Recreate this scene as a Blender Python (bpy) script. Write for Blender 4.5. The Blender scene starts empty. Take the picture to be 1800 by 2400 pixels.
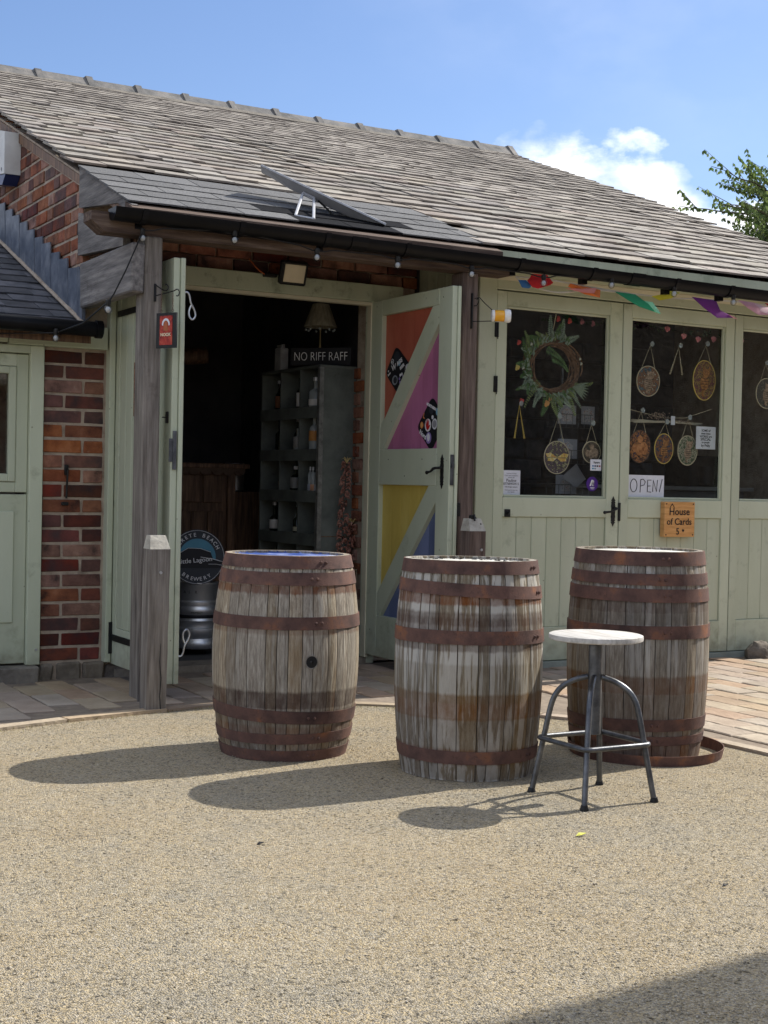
import bpy, bmesh, math, random
import numpy as np
from mathutils import Vector, Matrix
random.seed(7); rng = np.random.default_rng(7)
S = bpy.context.scene
C = S.collection
pi = math.pi
# ------------------------------------------------------------ camera
cd = bpy.data.cameras.new("camera"); cam = bpy.data.objects.new("camera", cd); C.objects.link(cam)
PITCH, ROLL, YAW = -.01996, .0214, .51664
fw = Vector((math.sin(YAW)*math.cos(PITCH), math.cos(YAW)*math.cos(PITCH), math.sin(PITCH)))
r0 = Vector((math.cos(YAW), -math.sin(YAW), 0)); u0 = r0.cross(fw)
rt = r0*math.cos(ROLL)+u0*math.sin(ROLL); up = rt.cross(fw)
M = Matrix((rt, up, -fw)).transposed().to_4x4(); M.translation = (0, 0, 1.15)
cam.matrix_world = M
cd.sensor_fit = 'VERTICAL'; cd.sensor_height = 36; cd.sensor_width = 27; cd.lens = 3304*36/2400
cd.clip_start = .05; cd.clip_end = 3000
cd.dof.use_dof = False
S.camera = cam
# ------------------------------------------------------------ light
FILL_CLOUD_SEED = 13.5
SUN_EL, SUN_AZ = math.radians(42), math.atan2(.085, 1)      # direction towards the sun: +X, a little +Y
sd = Vector((math.cos(SUN_EL)*math.cos(SUN_AZ), math.cos(SUN_EL)*math.sin(SUN_AZ), math.sin(SUN_EL)))
sl = bpy.data.lights.new("sun", 'SUN'); sl.energy = 3.05; sl.angle = math.radians(.53); sl.color = (1, .95, .86)
so = bpy.data.objects.new("sun", sl); C.objects.link(so); so.rotation_euler = sd.to_track_quat('Z', 'Y').to_euler()
so.location = (20, 2, 20)
W = bpy.data.worlds.new("World"); S.world = W; W.use_nodes = True
nt = W.node_tree; nt.nodes.clear()
def nn(t, typ, **kw):
    n = t.nodes.new(typ)
    for k, v in kw.items():
        if k in n.inputs: n.inputs[k].default_value = v
        else: setattr(n, k, v)
    return n
out = nn(nt, 'ShaderNodeOutputWorld'); bg = nn(nt, 'ShaderNodeBackground'); bg.inputs['Strength'].default_value = .15
sky = nn(nt, 'ShaderNodeTexSky', sky_type='NISHITA', sun_disc=False, sun_elevation=SUN_EL, sun_rotation=pi/2-SUN_AZ, altitude=100, air_density=1.0, dust_density=.7, ozone_density=1.6)
tc = nn(nt, 'ShaderNodeTexCoord'); L = nt.links.new
mp = nn(nt, 'ShaderNodeMapping'); mp.inputs['Scale'].default_value = (1, 1, 1.7); mp.inputs['Location'].default_value = (.35, .2, .1)
L(tc.outputs['Generated'], mp.inputs['Vector'])
n1 = nn(nt, 'ShaderNodeTexNoise'); n1.inputs['Scale'].default_value = 7; n1.inputs['Detail'].default_value = 9; n1.inputs['Roughness'].default_value = .56
L(mp.outputs[0], n1.inputs['Vector'])
sx = nn(nt, 'ShaderNodeSeparateXYZ'); L(tc.outputs['Generated'], sx.inputs[0])
def mth(t, op, a, b=None, c=None, clamp=False):
    n = t.nodes.new('ShaderNodeMath'); n.operation = op; n.use_clamp = clamp
    for i, v in enumerate((a, b, c)):
        if v is None: continue
        if hasattr(v, 'links') or hasattr(v, 'is_output'): t.links.new(v, n.inputs[i])
        else: n.inputs[i].default_value = v
    return n.outputs[0]
el = mth(nt, 'SUBTRACT', .234, sx.outputs['Z'])                       # cumulus bank low over the horizon, all the way round
a1 = mth(nt, 'MULTIPLY_ADD', n1.outputs['Fac'], .22, -.11)
dn = mth(nt, 'MULTIPLY', mth(nt, 'ADD', el, a1), 45, clamp=True)
n2 = nn(nt, 'ShaderNodeTexNoise'); n2.inputs['Scale'].default_value = 3.1; n2.inputs['Detail'].default_value = 4; L(mp.outputs[0], n2.inputs['Vector'])
gap = mth(nt, 'MULTIPLY_ADD', n2.outputs['Fac'], 6, -1.1, clamp=True)
n3 = nn(nt, 'ShaderNodeTexNoise'); n3.inputs['Scale'].default_value = 15; n3.inputs['Detail'].default_value = 7; n3.inputs['Roughness'].default_value = .5; L(mp.outputs[0], n3.inputs['Vector'])
gap2 = mth(nt, 'MULTIPLY_ADD', n3.outputs['Fac'], 3.5, -.9, clamp=True)
dn2 = mth(nt, 'MULTIPLY', mth(nt, 'MULTIPLY', dn, gap), mth(nt, 'MULTIPLY_ADD', gap2, .25, .75))
wn = nn(nt, 'ShaderNodeTexNoise'); wn.inputs['Scale'].default_value = 2.2; wn.inputs['Detail'].default_value = 8; L(mp.outputs[0], wn.inputs['Vector'])
wisp = mth(nt, 'MULTIPLY_ADD', wn.outputs['Fac'], 1.3, -.62, clamp=True)
# scattered cumulus added above the view to lift the shade, mapped as flat layer
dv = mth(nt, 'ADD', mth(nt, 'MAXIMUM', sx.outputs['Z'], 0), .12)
cxy = nn(nt, 'ShaderNodeCombineXYZ'); L(mth(nt, 'DIVIDE', sx.outputs['X'], dv), cxy.inputs[0]); L(mth(nt, 'DIVIDE', sx.outputs['Y'], dv), cxy.inputs[1]); cxy.inputs[2].default_value = FILL_CLOUD_SEED
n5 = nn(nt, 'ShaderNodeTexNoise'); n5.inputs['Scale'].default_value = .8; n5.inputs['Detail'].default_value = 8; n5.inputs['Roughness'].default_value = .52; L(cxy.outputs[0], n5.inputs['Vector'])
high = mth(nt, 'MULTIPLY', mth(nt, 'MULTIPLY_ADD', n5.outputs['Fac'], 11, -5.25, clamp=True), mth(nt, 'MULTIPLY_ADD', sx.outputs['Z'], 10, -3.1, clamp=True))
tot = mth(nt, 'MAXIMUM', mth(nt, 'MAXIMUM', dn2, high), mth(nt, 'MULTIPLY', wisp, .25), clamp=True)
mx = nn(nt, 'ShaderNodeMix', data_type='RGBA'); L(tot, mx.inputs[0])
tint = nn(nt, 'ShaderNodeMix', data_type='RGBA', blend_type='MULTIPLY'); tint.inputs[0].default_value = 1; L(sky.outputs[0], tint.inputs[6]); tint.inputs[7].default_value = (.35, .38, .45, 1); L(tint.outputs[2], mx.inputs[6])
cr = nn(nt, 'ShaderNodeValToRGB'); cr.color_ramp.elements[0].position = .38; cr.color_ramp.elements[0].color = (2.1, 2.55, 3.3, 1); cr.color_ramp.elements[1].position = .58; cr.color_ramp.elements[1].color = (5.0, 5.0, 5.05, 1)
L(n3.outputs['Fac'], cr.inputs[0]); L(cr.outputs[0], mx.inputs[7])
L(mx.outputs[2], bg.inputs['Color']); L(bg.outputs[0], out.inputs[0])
S.view_settings.view_transform = 'Standard'; S.view_settings.look = 'None'; S.view_settings.gamma = 1
S.view_settings.exposure = 1.22; S.view_settings.use_curve_mapping = False
S.render.engine = 'CYCLES'; S.cycles.max_bounces = 8; S.cycles.transparent_max_bounces = 16

# ------------------------------------------------------------ materials
def srgb(h):
    h = h.lstrip('#'); v = [int(h[i:i+2], 16)/255 for i in (0, 2, 4)]
    return tuple(((c+.055)/1.055)**2.4 if c > .04 else c/12.92 for c in v)+(1,)
def mk(name, cols, scale=4, stretch=(1, 1, 1), rough=.8, bump=.2, bscale=40, rnd=.15, metal=0, dirt=None, detail=6, bdist=.004, spec=.3, coat=0, hue=0, trans=None, foot=0):
    m = bpy.data.materials.new(name); m.use_nodes = True; t = m.node_tree; b = t.nodes['Principled BSDF']; K = t.links.new
    tcn = nn(t, 'ShaderNodeTexCoord'); oi = nn(t, 'ShaderNodeObjectInfo')
    mpn = nn(t, 'ShaderNodeMapping'); mpn.inputs['Scale'].default_value = stretch
    ad = nn(t, 'ShaderNodeVectorMath', operation='ADD'); sc = nn(t, 'ShaderNodeVectorMath', operation='SCALE')
    cx = nn(t, 'ShaderNodeCombineXYZ'); K(oi.outputs['Random'], cx.inputs[0]); K(oi.outputs['Random'], cx.inputs[1]); K(oi.outputs['Random'], cx.inputs[2])
    K(cx.outputs[0], sc.inputs[0]); sc.inputs['Scale'].default_value = 31.7
    K(tcn.outputs['Object'], ad.inputs[0]); K(sc.outputs[0], ad.inputs[1]); K(ad.outputs[0], mpn.inputs['Vector'])
    n = nn(t, 'ShaderNodeTexNoise'); n.inputs['Scale'].default_value = scale; n.inputs['Detail'].default_value = detail; n.inputs['Roughness'].default_value = .62
    K(mpn.outputs[0], n.inputs['Vector'])
    cr = nn(t, 'ShaderNodeValToRGB'); e = cr.color_ramp.elements
    k = len(cols)
    for i, c in enumerate(cols):
        p = .3+.4*i/max(1, k-1)
        if i == 0: e[0].position = p; e[0].color = c
        elif i == k-1: e[-1].position = p; e[-1].color = c
        else:
            q = e.new(p); q.color = c
    if k == 1: e[-1].color = cols[0]
    K(n.outputs['Fac'], cr.inputs[0]); col = cr.outputs[0]
    if dirt:
        nd = nn(t, 'ShaderNodeTexNoise'); nd.inputs['Scale'].default_value = dirt[1]; nd.inputs['Detail'].default_value = 8; nd.inputs['Roughness'].default_value = .7
        K(ad.outputs[0], nd.inputs['Vector'])
        f = mth(t, 'MULTIPLY_ADD', nd.outputs['Fac'], 7, -7*dirt[2], clamp=True)
        f = mth(t, 'MULTIPLY', f, dirt[3])
        mm = nn(t, 'ShaderNodeMix', data_type='RGBA'); K(f, mm.inputs[0]); K(col, mm.inputs[6]); mm.inputs[7].default_value = dirt[0]; col = mm.outputs[2]
    if foot:
        sz_ = nn(t, 'ShaderNodeSeparateXYZ'); K(tcn.outputs['Object'], sz_.inputs[0]); nf_ = nn(t, 'ShaderNodeTexNoise'); nf_.inputs['Scale'].default_value = 14; nf_.inputs['Detail'].default_value = 8; K(tcn.outputs['Object'], nf_.inputs['Vector'])
        ff = mth(t, 'ADD', mth(t, 'MULTIPLY_ADD', sz_.outputs[2], -2.4, .42), mth(t, 'MULTIPLY_ADD', nf_.outputs['Fac'], 1.6, -.85)); ff = mth(t, 'MULTIPLY', mth(t, 'MAXIMUM', mth(t, 'MINIMUM', ff, 1), 0), foot)
        mf = nn(t, 'ShaderNodeMix', data_type='RGBA'); K(ff, mf.inputs[0]); K(col, mf.inputs[6]); mf.inputs[7].default_value = (.16, .13, .085, 1); col = mf.outputs[2]
        vs_ = nn(t, 'ShaderNodeTexVoronoi'); vs_.inputs['Scale'].default_value = 9; K(tcn.outputs['Object'], vs_.inputs['Vector']); sp_ = mth(t, 'MULTIPLY', mth(t, 'MULTIPLY_ADD', vs_.outputs['Distance'], -60, 3.2, clamp=True), .6)
        mf = nn(t, 'ShaderNodeMix', data_type='RGBA'); K(sp_, mf.inputs[0]); K(col, mf.inputs[6]); mf.inputs[7].default_value = (.12, .12, .08, 1); col = mf.outputs[2]
    hs = nn(t, 'ShaderNodeHueSaturation'); K(col, hs.inputs['Color'])
    K(mth(t, 'MULTIPLY_ADD', oi.outputs['Random'], 2*rnd, 1-rnd), hs.inputs['Value'])
    if hue:
        r2 = mth(t, 'FRACT', mth(t, 'MULTIPLY', oi.outputs['Random'], 7.13))
        K(mth(t, 'MULTIPLY_ADD', r2, 2*hue, .5-hue), hs.inputs['Hue'])
        K(mth(t, 'MULTIPLY_ADD', mth(t, 'FRACT', mth(t, 'MULTIPLY', oi.outputs['Random'], 13.7)), .5, .75), hs.inputs['Saturation'])
    K(hs.outputs[0], b.inputs['Base Color'])
    b.inputs['Roughness'].default_value = rough; b.inputs['Metallic'].default_value = metal; b.inputs['Specular IOR Level'].default_value = spec
    if coat: b.inputs['Coat Weight'].default_value = coat
    if bump:
        nb = nn(t, 'ShaderNodeTexNoise'); nb.inputs['Scale'].default_value = bscale; nb.inputs['Detail'].default_value = 5; K(mpn.outputs[0], nb.inputs['Vector'])
        bp = nn(t, 'ShaderNodeBump'); bp.inputs['Strength'].default_value = bump; bp.inputs['Distance'].default_value = bdist
        K(nb.outputs['Fac'], bp.inputs['Height']); K(bp.outputs[0], b.inputs['Normal'])
    m['bsdf'] = 1
    return m
def flat(name, c, rough=.6, metal=0, bump=0, rnd=0, coat=0): 
    c = c if not isinstance(c, str) else srgb(c)
    d = tuple(v*.8 for v in c[:3])+(1,)
    return mk(name, [d, c], scale=9, rough=rough, metal=metal, bump=bump, rnd=rnd, coat=coat)
G1 = (.42, .455, .33, 1); G2 = (.475, .51, .38, 1); G3 = (.52, .555, .425, 1)
green = mk('sage_green_paint', [G1, G2, G3], scale=2.2, stretch=(1, 1, .35), rough=.55, bump=.3, bscale=45, rnd=.06, dirt=((.2, .22, .14, 1), 6, .58, .5), foot=.8)
green_old = mk('weathered_green_paint', [(.17, .21, .14, 1), G1, G2], scale=3, stretch=(1, 1, .3), rough=.7, bump=.3, bscale=50, rnd=.08, dirt=((.1, .1, .07, 1), 9, .56, .6))
cream = mk('cream_trim_paint', [(.5, .47, .34, 1), (.6, .56, .42, 1)], scale=5, rough=.6, bump=.1, rnd=.03)
post_wood = mk('weathered_post_wood', [(.085, .072, .062, 1), (.19, .168, .146, 1), (.31, .28, .245, 1)], scale=6, stretch=(7, 7, .45), rough=.85, bump=.7, bscale=26, rnd=.12, dirt=((.045, .028, .02, 1), 3.2, .6, .7))
post_dark = mk('brown_stained_post_wood', [(.05, .035, .03, 1), (.105, .075, .063, 1), (.17, .13, .11, 1)], scale=6, stretch=(7, 7, .45), rough=.8, bump=.7, bscale=26, rnd=.08)
grey_wood = mk('silvered_board_wood', [(.085, .08, .078, 1), (.16, .15, .145, 1), (.26, .245, .23, 1)], scale=5, stretch=(8, .6, 8), rough=.9, bump=.8, bscale=22, rnd=.12, dirt=((.05, .035, .025, 1), 3, .58, .7))
beam_wood = mk('oak_beam_wood', [(.04, .026, .02, 1), (.09, .06, .045, 1), (.17, .125, .095, 1)], scale=5, stretch=(.6, 8, 8), rough=.85, bump=.6, bscale=22, rnd=.1)
end_grain = mk('end_grain_wood', [(.3, .28, .24, 1), (.5, .47, .4, 1)], scale=25, stretch=(1, 1, 1), rough=.9, bump=.8, bscale=60, rnd=.1)
brick_m = mk('old_red_brick', [(.05, .026, .022, 1), (.18, .078, .052, 1), (.26, .118, .076, 1), (.33, .165, .11, 1)], scale=9, rough=.9, bump=1, bscale=70, rnd=.24, hue=.006, dirt=((.36, .29, .24, 1), 15, .62, .7), bdist=.006)
brick_d = mk('dark_red_brick', [(.04, .03, .032, 1), (.10, .04, .032, 1), (.17, .06, .045, 1)], scale=7, rough=.9, bump=.9, bscale=55, rnd=.35, hue=.012, dirt=((.2, .13, .09, 1), 11, .64, .7), bdist=.006)
mortar = mk('lime_mortar', [(.24, .185, .14, 1), (.37, .30, .235, 1), (.44, .37, .29, 1)], scale=12, rough=.95, bump=.9, bscale=90, rnd=0, dirt=((.12, .09, .07, 1), 5, .58, .6))
stone_m = mk('worn_sandstone', [(.10, .085, .07, 1), (.19, .165, .135, 1), (.27, .235, .19, 1)], scale=7, rough=.92, bump=1, bscale=35, rnd=.25, hue=.015, dirt=((.06, .055, .04, 1), 7, .58, .6), bdist=.01)
slate_m = mk('lichened_stone_slate', [(.135, .115, .10, 1), (.205, .18, .156, 1), (.27, .242, .208, 1), (.35, .32, .275, 1)], scale=7, stretch=(.7, 1.6, 1), rough=.85, bump=.9, bscale=30, rnd=.2, hue=.015, dirt=((.42, .4, .35, 1), 16, .66, .5), bdist=.006)
shingle_m = mk('grey_mineral_felt', [(.08, .08, .082, 1), (.15, .149, .15, 1)], scale=90, rough=.95, bump=.5, bscale=300, rnd=.15, detail=2)
felt_black = mk('new_black_felt', [(.006, .006, .008, 1), (.014, .015, .018, 1)], scale=90, spec=.08, rough=1, bump=.5, bscale=300, rnd=.1, detail=2)
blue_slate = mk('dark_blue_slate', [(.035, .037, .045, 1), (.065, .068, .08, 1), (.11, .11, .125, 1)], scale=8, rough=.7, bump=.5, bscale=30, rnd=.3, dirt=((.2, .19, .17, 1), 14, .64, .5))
lead = mk('grey_lead_sheet', [(.06, .07, .095, 1), (.105, .12, .15, 1), (.2, .21, .235, 1)], scale=9, rough=.55, bump=.4, bscale=16, rnd=.15, metal=.15)
ridge_m = mk('ridge_tile_clay', [(.07, .07, .068, 1), (.14, .135, .13, 1), (.22, .2, .18, 1)], scale=8, rough=.85, bump=.6, bscale=40, rnd=.15, dirt=((.3, .28, .22, 1), 12, .6, .6))
pvc = mk('black_gutter_plastic', [(.004, .004, .0045, 1), (.008, .008, .009, 1)], scale=7, rough=.36, bump=0, rnd=0, spec=.14, dirt=((.05, .045, .04, 1), 18, .68, .3))
iron = mk('black_painted_iron', [(.008, .008, .008, 1), (.018, .018, .018, 1)], scale=20, rough=.5, bump=.3, rnd=0)
cable_m = flat('black_cable', (.01, .01, .01, 1), .5)
steel = mk('dull_tube_steel', [(.06, .062, .067, 1), (.11, .115, .125, 1), (.17, .175, .185, 1)], scale=16, rough=.42, metal=.85, bump=.15, bscale=80, rnd=.05, dirt=((.1, .07, .05, 1), 20, .62, .5))
galv = flat('bright_galvanised_wire', (.6, .62, .65, 1), .35, .8)
stainless = flat('stainless_steel', (.75, .76, .78, 1), .42, .9)
grey_plastic = flat('grey_white_plastic', (.48, .49, .52, 1), .45)
white_plastic = flat('white_plastic', (.62, .62, .6, 1), .5)
blue_plastic = flat('navy_plastic', (.02, .035, .13, 1), .4)
paper = flat('white_paper', (.72, .74, .8, 1), .8)
ink = flat('black_ink', (.012, .012, .015, 1), .6)
ink_grey = flat('grey_print', (.2, .2, .24, 1), .7)
sett_m = mk('buff_paving_sett', [(.28, .215, .155, 1), (.345, .27, .20, 1), (.41, .33, .245, 1)], scale=4, rough=.92, bump=1, bscale=28, rnd=.07, hue=.012, dirt=((.2, .16, .13, 1), 9, .57, .5), bdist=.008)
joint_m = mk('paving_joint_sand', [(.17, .135, .105, 1), (.27, .22, .17, 1)], scale=20, rough=1, bump=.5, bscale=90, rnd=0)
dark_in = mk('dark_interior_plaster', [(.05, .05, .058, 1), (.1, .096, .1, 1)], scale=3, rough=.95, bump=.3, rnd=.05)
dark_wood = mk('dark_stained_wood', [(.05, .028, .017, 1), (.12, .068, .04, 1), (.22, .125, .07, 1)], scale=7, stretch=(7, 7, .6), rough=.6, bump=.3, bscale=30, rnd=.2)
shelf_m = mk('worn_green_grey_metal', [(.065, .073, .065, 1), (.11, .122, .108, 1), (.15, .162, .145, 1)], scale=5, rough=.75, bump=.3, bscale=30, rnd=.08, dirt=((.035, .03, .022, 1), 11, .6, .7))
def rub(name, a, b): return mk(name, [tuple(v*.75 for v in a[:3])+(1,), a, b], scale=3, stretch=(1, 1, .4), rough=.6, bump=.15, rnd=.05, dirt=((.12, .08, .05, 1), 8, .68, .3))
p_orange = rub('rust_orange_paint', (.40, .10, .06, 1), (.48, .14, .085, 1)); p_pink = rub('mauve_pink_paint', (.42, .14, .26, 1), (.50, .18, .33, 1))
p_yellow = rub('mustard_yellow_paint', (.55, .41, .09, 1), (.66, .52, .14, 1)); p_blue = rub('slate_blue_paint', (.11, .14, .25, 1), (.15, .18, .31, 1))

def gravel_mat():
    m = bpy.data.materials.new('buff_gravel'); m.use_nodes = True; t = m.node_tree; b = t.nodes['Principled BSDF']; K = t.links.new
    tcn = nn(t, 'ShaderNodeTexCoord')
    def noise(s, d=4, r=.6):
        n = nn(t, 'ShaderNodeTexNoise'); n.inputs['Scale'].default_value = s; n.inputs['Detail'].default_value = d; n.inputs['Roughness'].default_value = r
        K(tcn.outputs['Object'], n.inputs['Vector']); return n.outputs['Fac']
    big = noise(1.1, 5, .65); mid = noise(7, 4)
    r = nn(t, 'ShaderNodeValToRGB'); e = r.color_ramp.elements; e[0].position = .36; e[0].color = (.325, .26, .165, 1); e[1].position = .62; e[1].color = (.30, .26, .19, 1)
    q = e.new(.5); q.color = (.345, .285, .19, 1)
    K(mth(t, 'MULTIPLY_ADD', mid, .35, mth(t, 'MULTIPLY', big, .65)), r.inputs[0])
    v = nn(t, 'ShaderNodeTexVoronoi'); v.inputs['Scale'].default_value = 210; v.inputs['Randomness'].default_value = 1; K(tcn.outputs['Object'], v.inputs['Vector'])
    v2 = nn(t, 'ShaderNodeTexVoronoi'); v2.inputs['Scale'].default_value = 95; K(tcn.outputs['Object'], v2.inputs['Vector'])
    s1 = nn(t, 'ShaderNodeSeparateColor'); K(v.outputs['Color'], s1.inputs[0]); s2 = nn(t, 'ShaderNodeSeparateColor'); K(v2.outputs['Color'], s2.inputs[0])
    val = mth(t, 'MULTIPLY_ADD', s1.outputs[0], .75, .62)
    pw = mth(t, 'MULTIPLY', mth(t, 'POWER', s2.outputs[1], 7), -.5)
    val = mth(t, 'ADD', val, pw)
    h = nn(t, 'ShaderNodeHueSaturation'); K(r.outputs[0], h.inputs['Color']); K(val, h.inputs['Value']); K(mth(t, 'MULTIPLY_ADD', s1.outputs[2], .6, .62), h.inputs['Saturation'])
    K(h.outputs[0], b.inputs['Base Color']); b.inputs['Roughness'].default_value = .95; b.inputs['Specular IOR Level'].default_value = .15
    bp = nn(t, 'ShaderNodeBump'); bp.inputs['Strength'].default_value = .9; bp.inputs['Distance'].default_value = .0055
    hh = mth(t, 'ADD', mth(t, 'MULTIPLY', v.outputs['Distance'], -1.2), mth(t, 'MULTIPLY', v2.outputs['Distance'], -.9)); hh = mth(t, 'ADD', hh, mth(t, 'MULTIPLY', noise(25, 3), .8))
    K(hh, bp.inputs['Height']); K(bp.outputs[0], b.inputs['Normal'])
    return m
gravel_m = gravel_mat()
pebble_m = mk('mixed_pebbles', [(.2, .17, .125, 1), (.34, .29, .21, 1), (.5, .45, .37, 1)], scale=120, rough=.9, bump=0, rnd=0, detail=1)

def barrel_mat(name, H, bands, streak, tone):
    """staves: grey-brown oak with vertical grain, pale peeling streaks, rust stains left where hoops sat; z is along the stave"""
    m = bpy.data.materials.new(name); m.use_nodes = True; t = m.node_tree; b = t.nodes['Principled BSDF']; K = t.links.new
    tcn = nn(t, 'ShaderNodeTexCoord'); oi = nn(t, 'ShaderNodeObjectInfo')
    cx = nn(t, 'ShaderNodeCombineXYZ'); [K(oi.outputs['Random'], cx.inputs[i]) for i in range(3)]
    sc = nn(t, 'ShaderNodeVectorMath', operation='SCALE'); sc.inputs['Scale'].default_value = 53.1; K(cx.outputs[0], sc.inputs[0])
    ad = nn(t, 'ShaderNodeVectorMath', operation='ADD'); K(tcn.outputs['Object'], ad.inputs[0]); K(sc.outputs[0], ad.inputs[1])
    def noise(scale, st, d=6, r=.65):
        mpn = nn(t, 'ShaderNodeMapping'); mpn.inputs['Scale'].default_value = st; K(ad.outputs[0], mpn.inputs['Vector'])
        n = nn(t, 'ShaderNodeTexNoise'); n.inputs['Scale'].default_value = scale; n.inputs['Detail'].default_value = d; n.inputs['Roughness'].default_value = r
        K(mpn.outputs[0], n.inputs['Vector']); return n.outputs['Fac']
    g = noise(17, (6, 6, .6), 8, .72)
    r = nn(t, 'ShaderNodeValToRGB'); e = r.color_ramp.elements
    T = tone
    e[0].position = .3; e[0].color = (.10*T, .08*T, .06*T, 1); e[1].position = .74; e[1].color = (.37*T, .335*T, .275*T, 1)
    q = e.new(.45); q.color = (.175*T, .143*T, .106*T, 1); q = e.new(.58); q.color = (.265*T, .232*T, .18*T, 1)
    K(g, r.inputs[0])
    def mixc(a, f, c):
        mm = nn(t, 'ShaderNodeMix', data_type='RGBA'); K(f, mm.inputs[0]); K(a, mm.inputs[6]); mm.inputs[7].default_value = c; return mm.outputs[2]
    blot = mth(t, 'MULTIPLY', mth(t, 'MULTIPLY_ADD', noise(3.5, (1, 1, .6), 5), 6, -3.3, clamp=True), .55)
    col = mixc(r.outputs[0], blot, (.15*T, .1*T, .05*T, 1))
    st = mth(t, 'MULTIPLY_ADD', noise(7, (5, 5, .22), 5, .6), 22, -22*(.60-.1*streak), clamp=True)
    col = mixc(col, mth(t, 'MULTIPLY', st, .25+.6*streak), (.4, .38, .34, 1))
    s = nn(t, 'ShaderNodeSeparateXYZ'); K(tcn.outputs['Object'], s.inputs[0])
    z = mth(t, 'MULTIPLY_ADD', noise(14, (3, 3, .8), 4), .02, mth(t, 'SUBTRACT', s.outputs[2], .01))
    rn = mth(t, 'MULTIPLY_ADD', noise(10, (2, 2, 1), 6), 1.6, -.1, clamp=True)
    for z0, z1, c, am in bands:
        f = mth(t, 'MULTIPLY', mth(t, 'MULTIPLY_ADD', mth(t, 'SUBTRACT', z, z0), 120, 0, clamp=True), mth(t, 'MULTIPLY_ADD', mth(t, 'SUBTRACT', z1, z), 90, 0, clamp=True))
        f = mth(t, 'MULTIPLY', f, mth(t, 'MULTIPLY', rn, am))
        col = mixc(col, f, c)
    h = nn(t, 'ShaderNodeHueSaturation'); K(col, h.inputs['Color']); K(mth(t, 'MULTIPLY_ADD', oi.outputs['Random'], .36, .82), h.inputs['Value'])
    K(mth(t, 'MULTIPLY_ADD', mth(t, 'FRACT', mth(t, 'MULTIPLY', oi.outputs['Random'], 9.1)), .5, .7), h.inputs['Saturation'])
    K(h.outputs[0], b.inputs['Base Color']); b.inputs['Roughness'].default_value = .85; b.inputs['Specular IOR Level'].default_value = .2
    bp = nn(t, 'ShaderNodeBump'); bp.inputs['Strength'].default_value = .8; bp.inputs['Distance'].default_value = .004
    K(mth(t, 'ADD', noise(22, (5, 5, .5), 5), mth(t, 'MULTIPLY', st, .3)), bp.inputs['Height']); K(bp.outputs[0], b.inputs['Normal'])
    return m
rust_m = mk('rusted_hoop_iron', [(.055, .032, .028, 1), (.095, .052, .043, 1), (.135, .072, .056, 1), (.24, .10, .05, 1)], scale=9, rough=.8, bump=.4, bscale=230, rnd=.12, metal=.1, dirt=((.05, .028, .022, 1), 60, .55, .6))

# glass pane: clear sheet with a mirror reflection growing at grazing angles
def glass_mat(name, tint=(.95, .97, .96, 1), ior=1.5):
    m = bpy.data.materials.new(name); m.use_nodes = True; t = m.node_tree; t.nodes.clear(); K = t.links.new
    o = nn(t, 'ShaderNodeOutputMaterial'); mixs = nn(t, 'ShaderNodeMixShader'); tr = nn(t, 'ShaderNodeBsdfTransparent'); gl = nn(t, 'ShaderNodeBsdfGlossy')
    tr.inputs['Color'].default_value = tint; gl.inputs['Roughness'].default_value = .02; f = nn(t, 'ShaderNodeLayerWeight'); f.inputs['Blend'].default_value = .5
    K(mth(t, 'MULTIPLY_ADD', mth(t, 'POWER', f.outputs['Facing'], 5), .9, .055, clamp=True), mixs.inputs[0]); K(tr.outputs[0], mixs.inputs[1]); K(gl.outputs[0], mixs.inputs[2]); K(mixs.outputs[0], o.inputs[0]); return m
glass = glass_mat('window_glass')
def bottle_glass(name, c):
    m = bpy.data.materials.new(name); m.use_nodes = True; b = m.node_tree.nodes['Principled BSDF']
    b.inputs['Base Color'].default_value = c; b.inputs['Roughness'].default_value = .06; b.inputs['Transmission Weight'].default_value = .6; b.inputs['IOR'].default_value = 1.45
    return m
gl_dark = bottle_glass('dark_bottle_glass', (.02, .03, .02, 1)); gl_clear = bottle_glass('clear_bottle_glass', (.6, .65, .65, 1)); gl_amber = bottle_glass('amber_spirit', (.4, .18, .04, 1)); gl_bulb = glass_mat('bulb_glass', (.8, .82, .84, 1))

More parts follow.
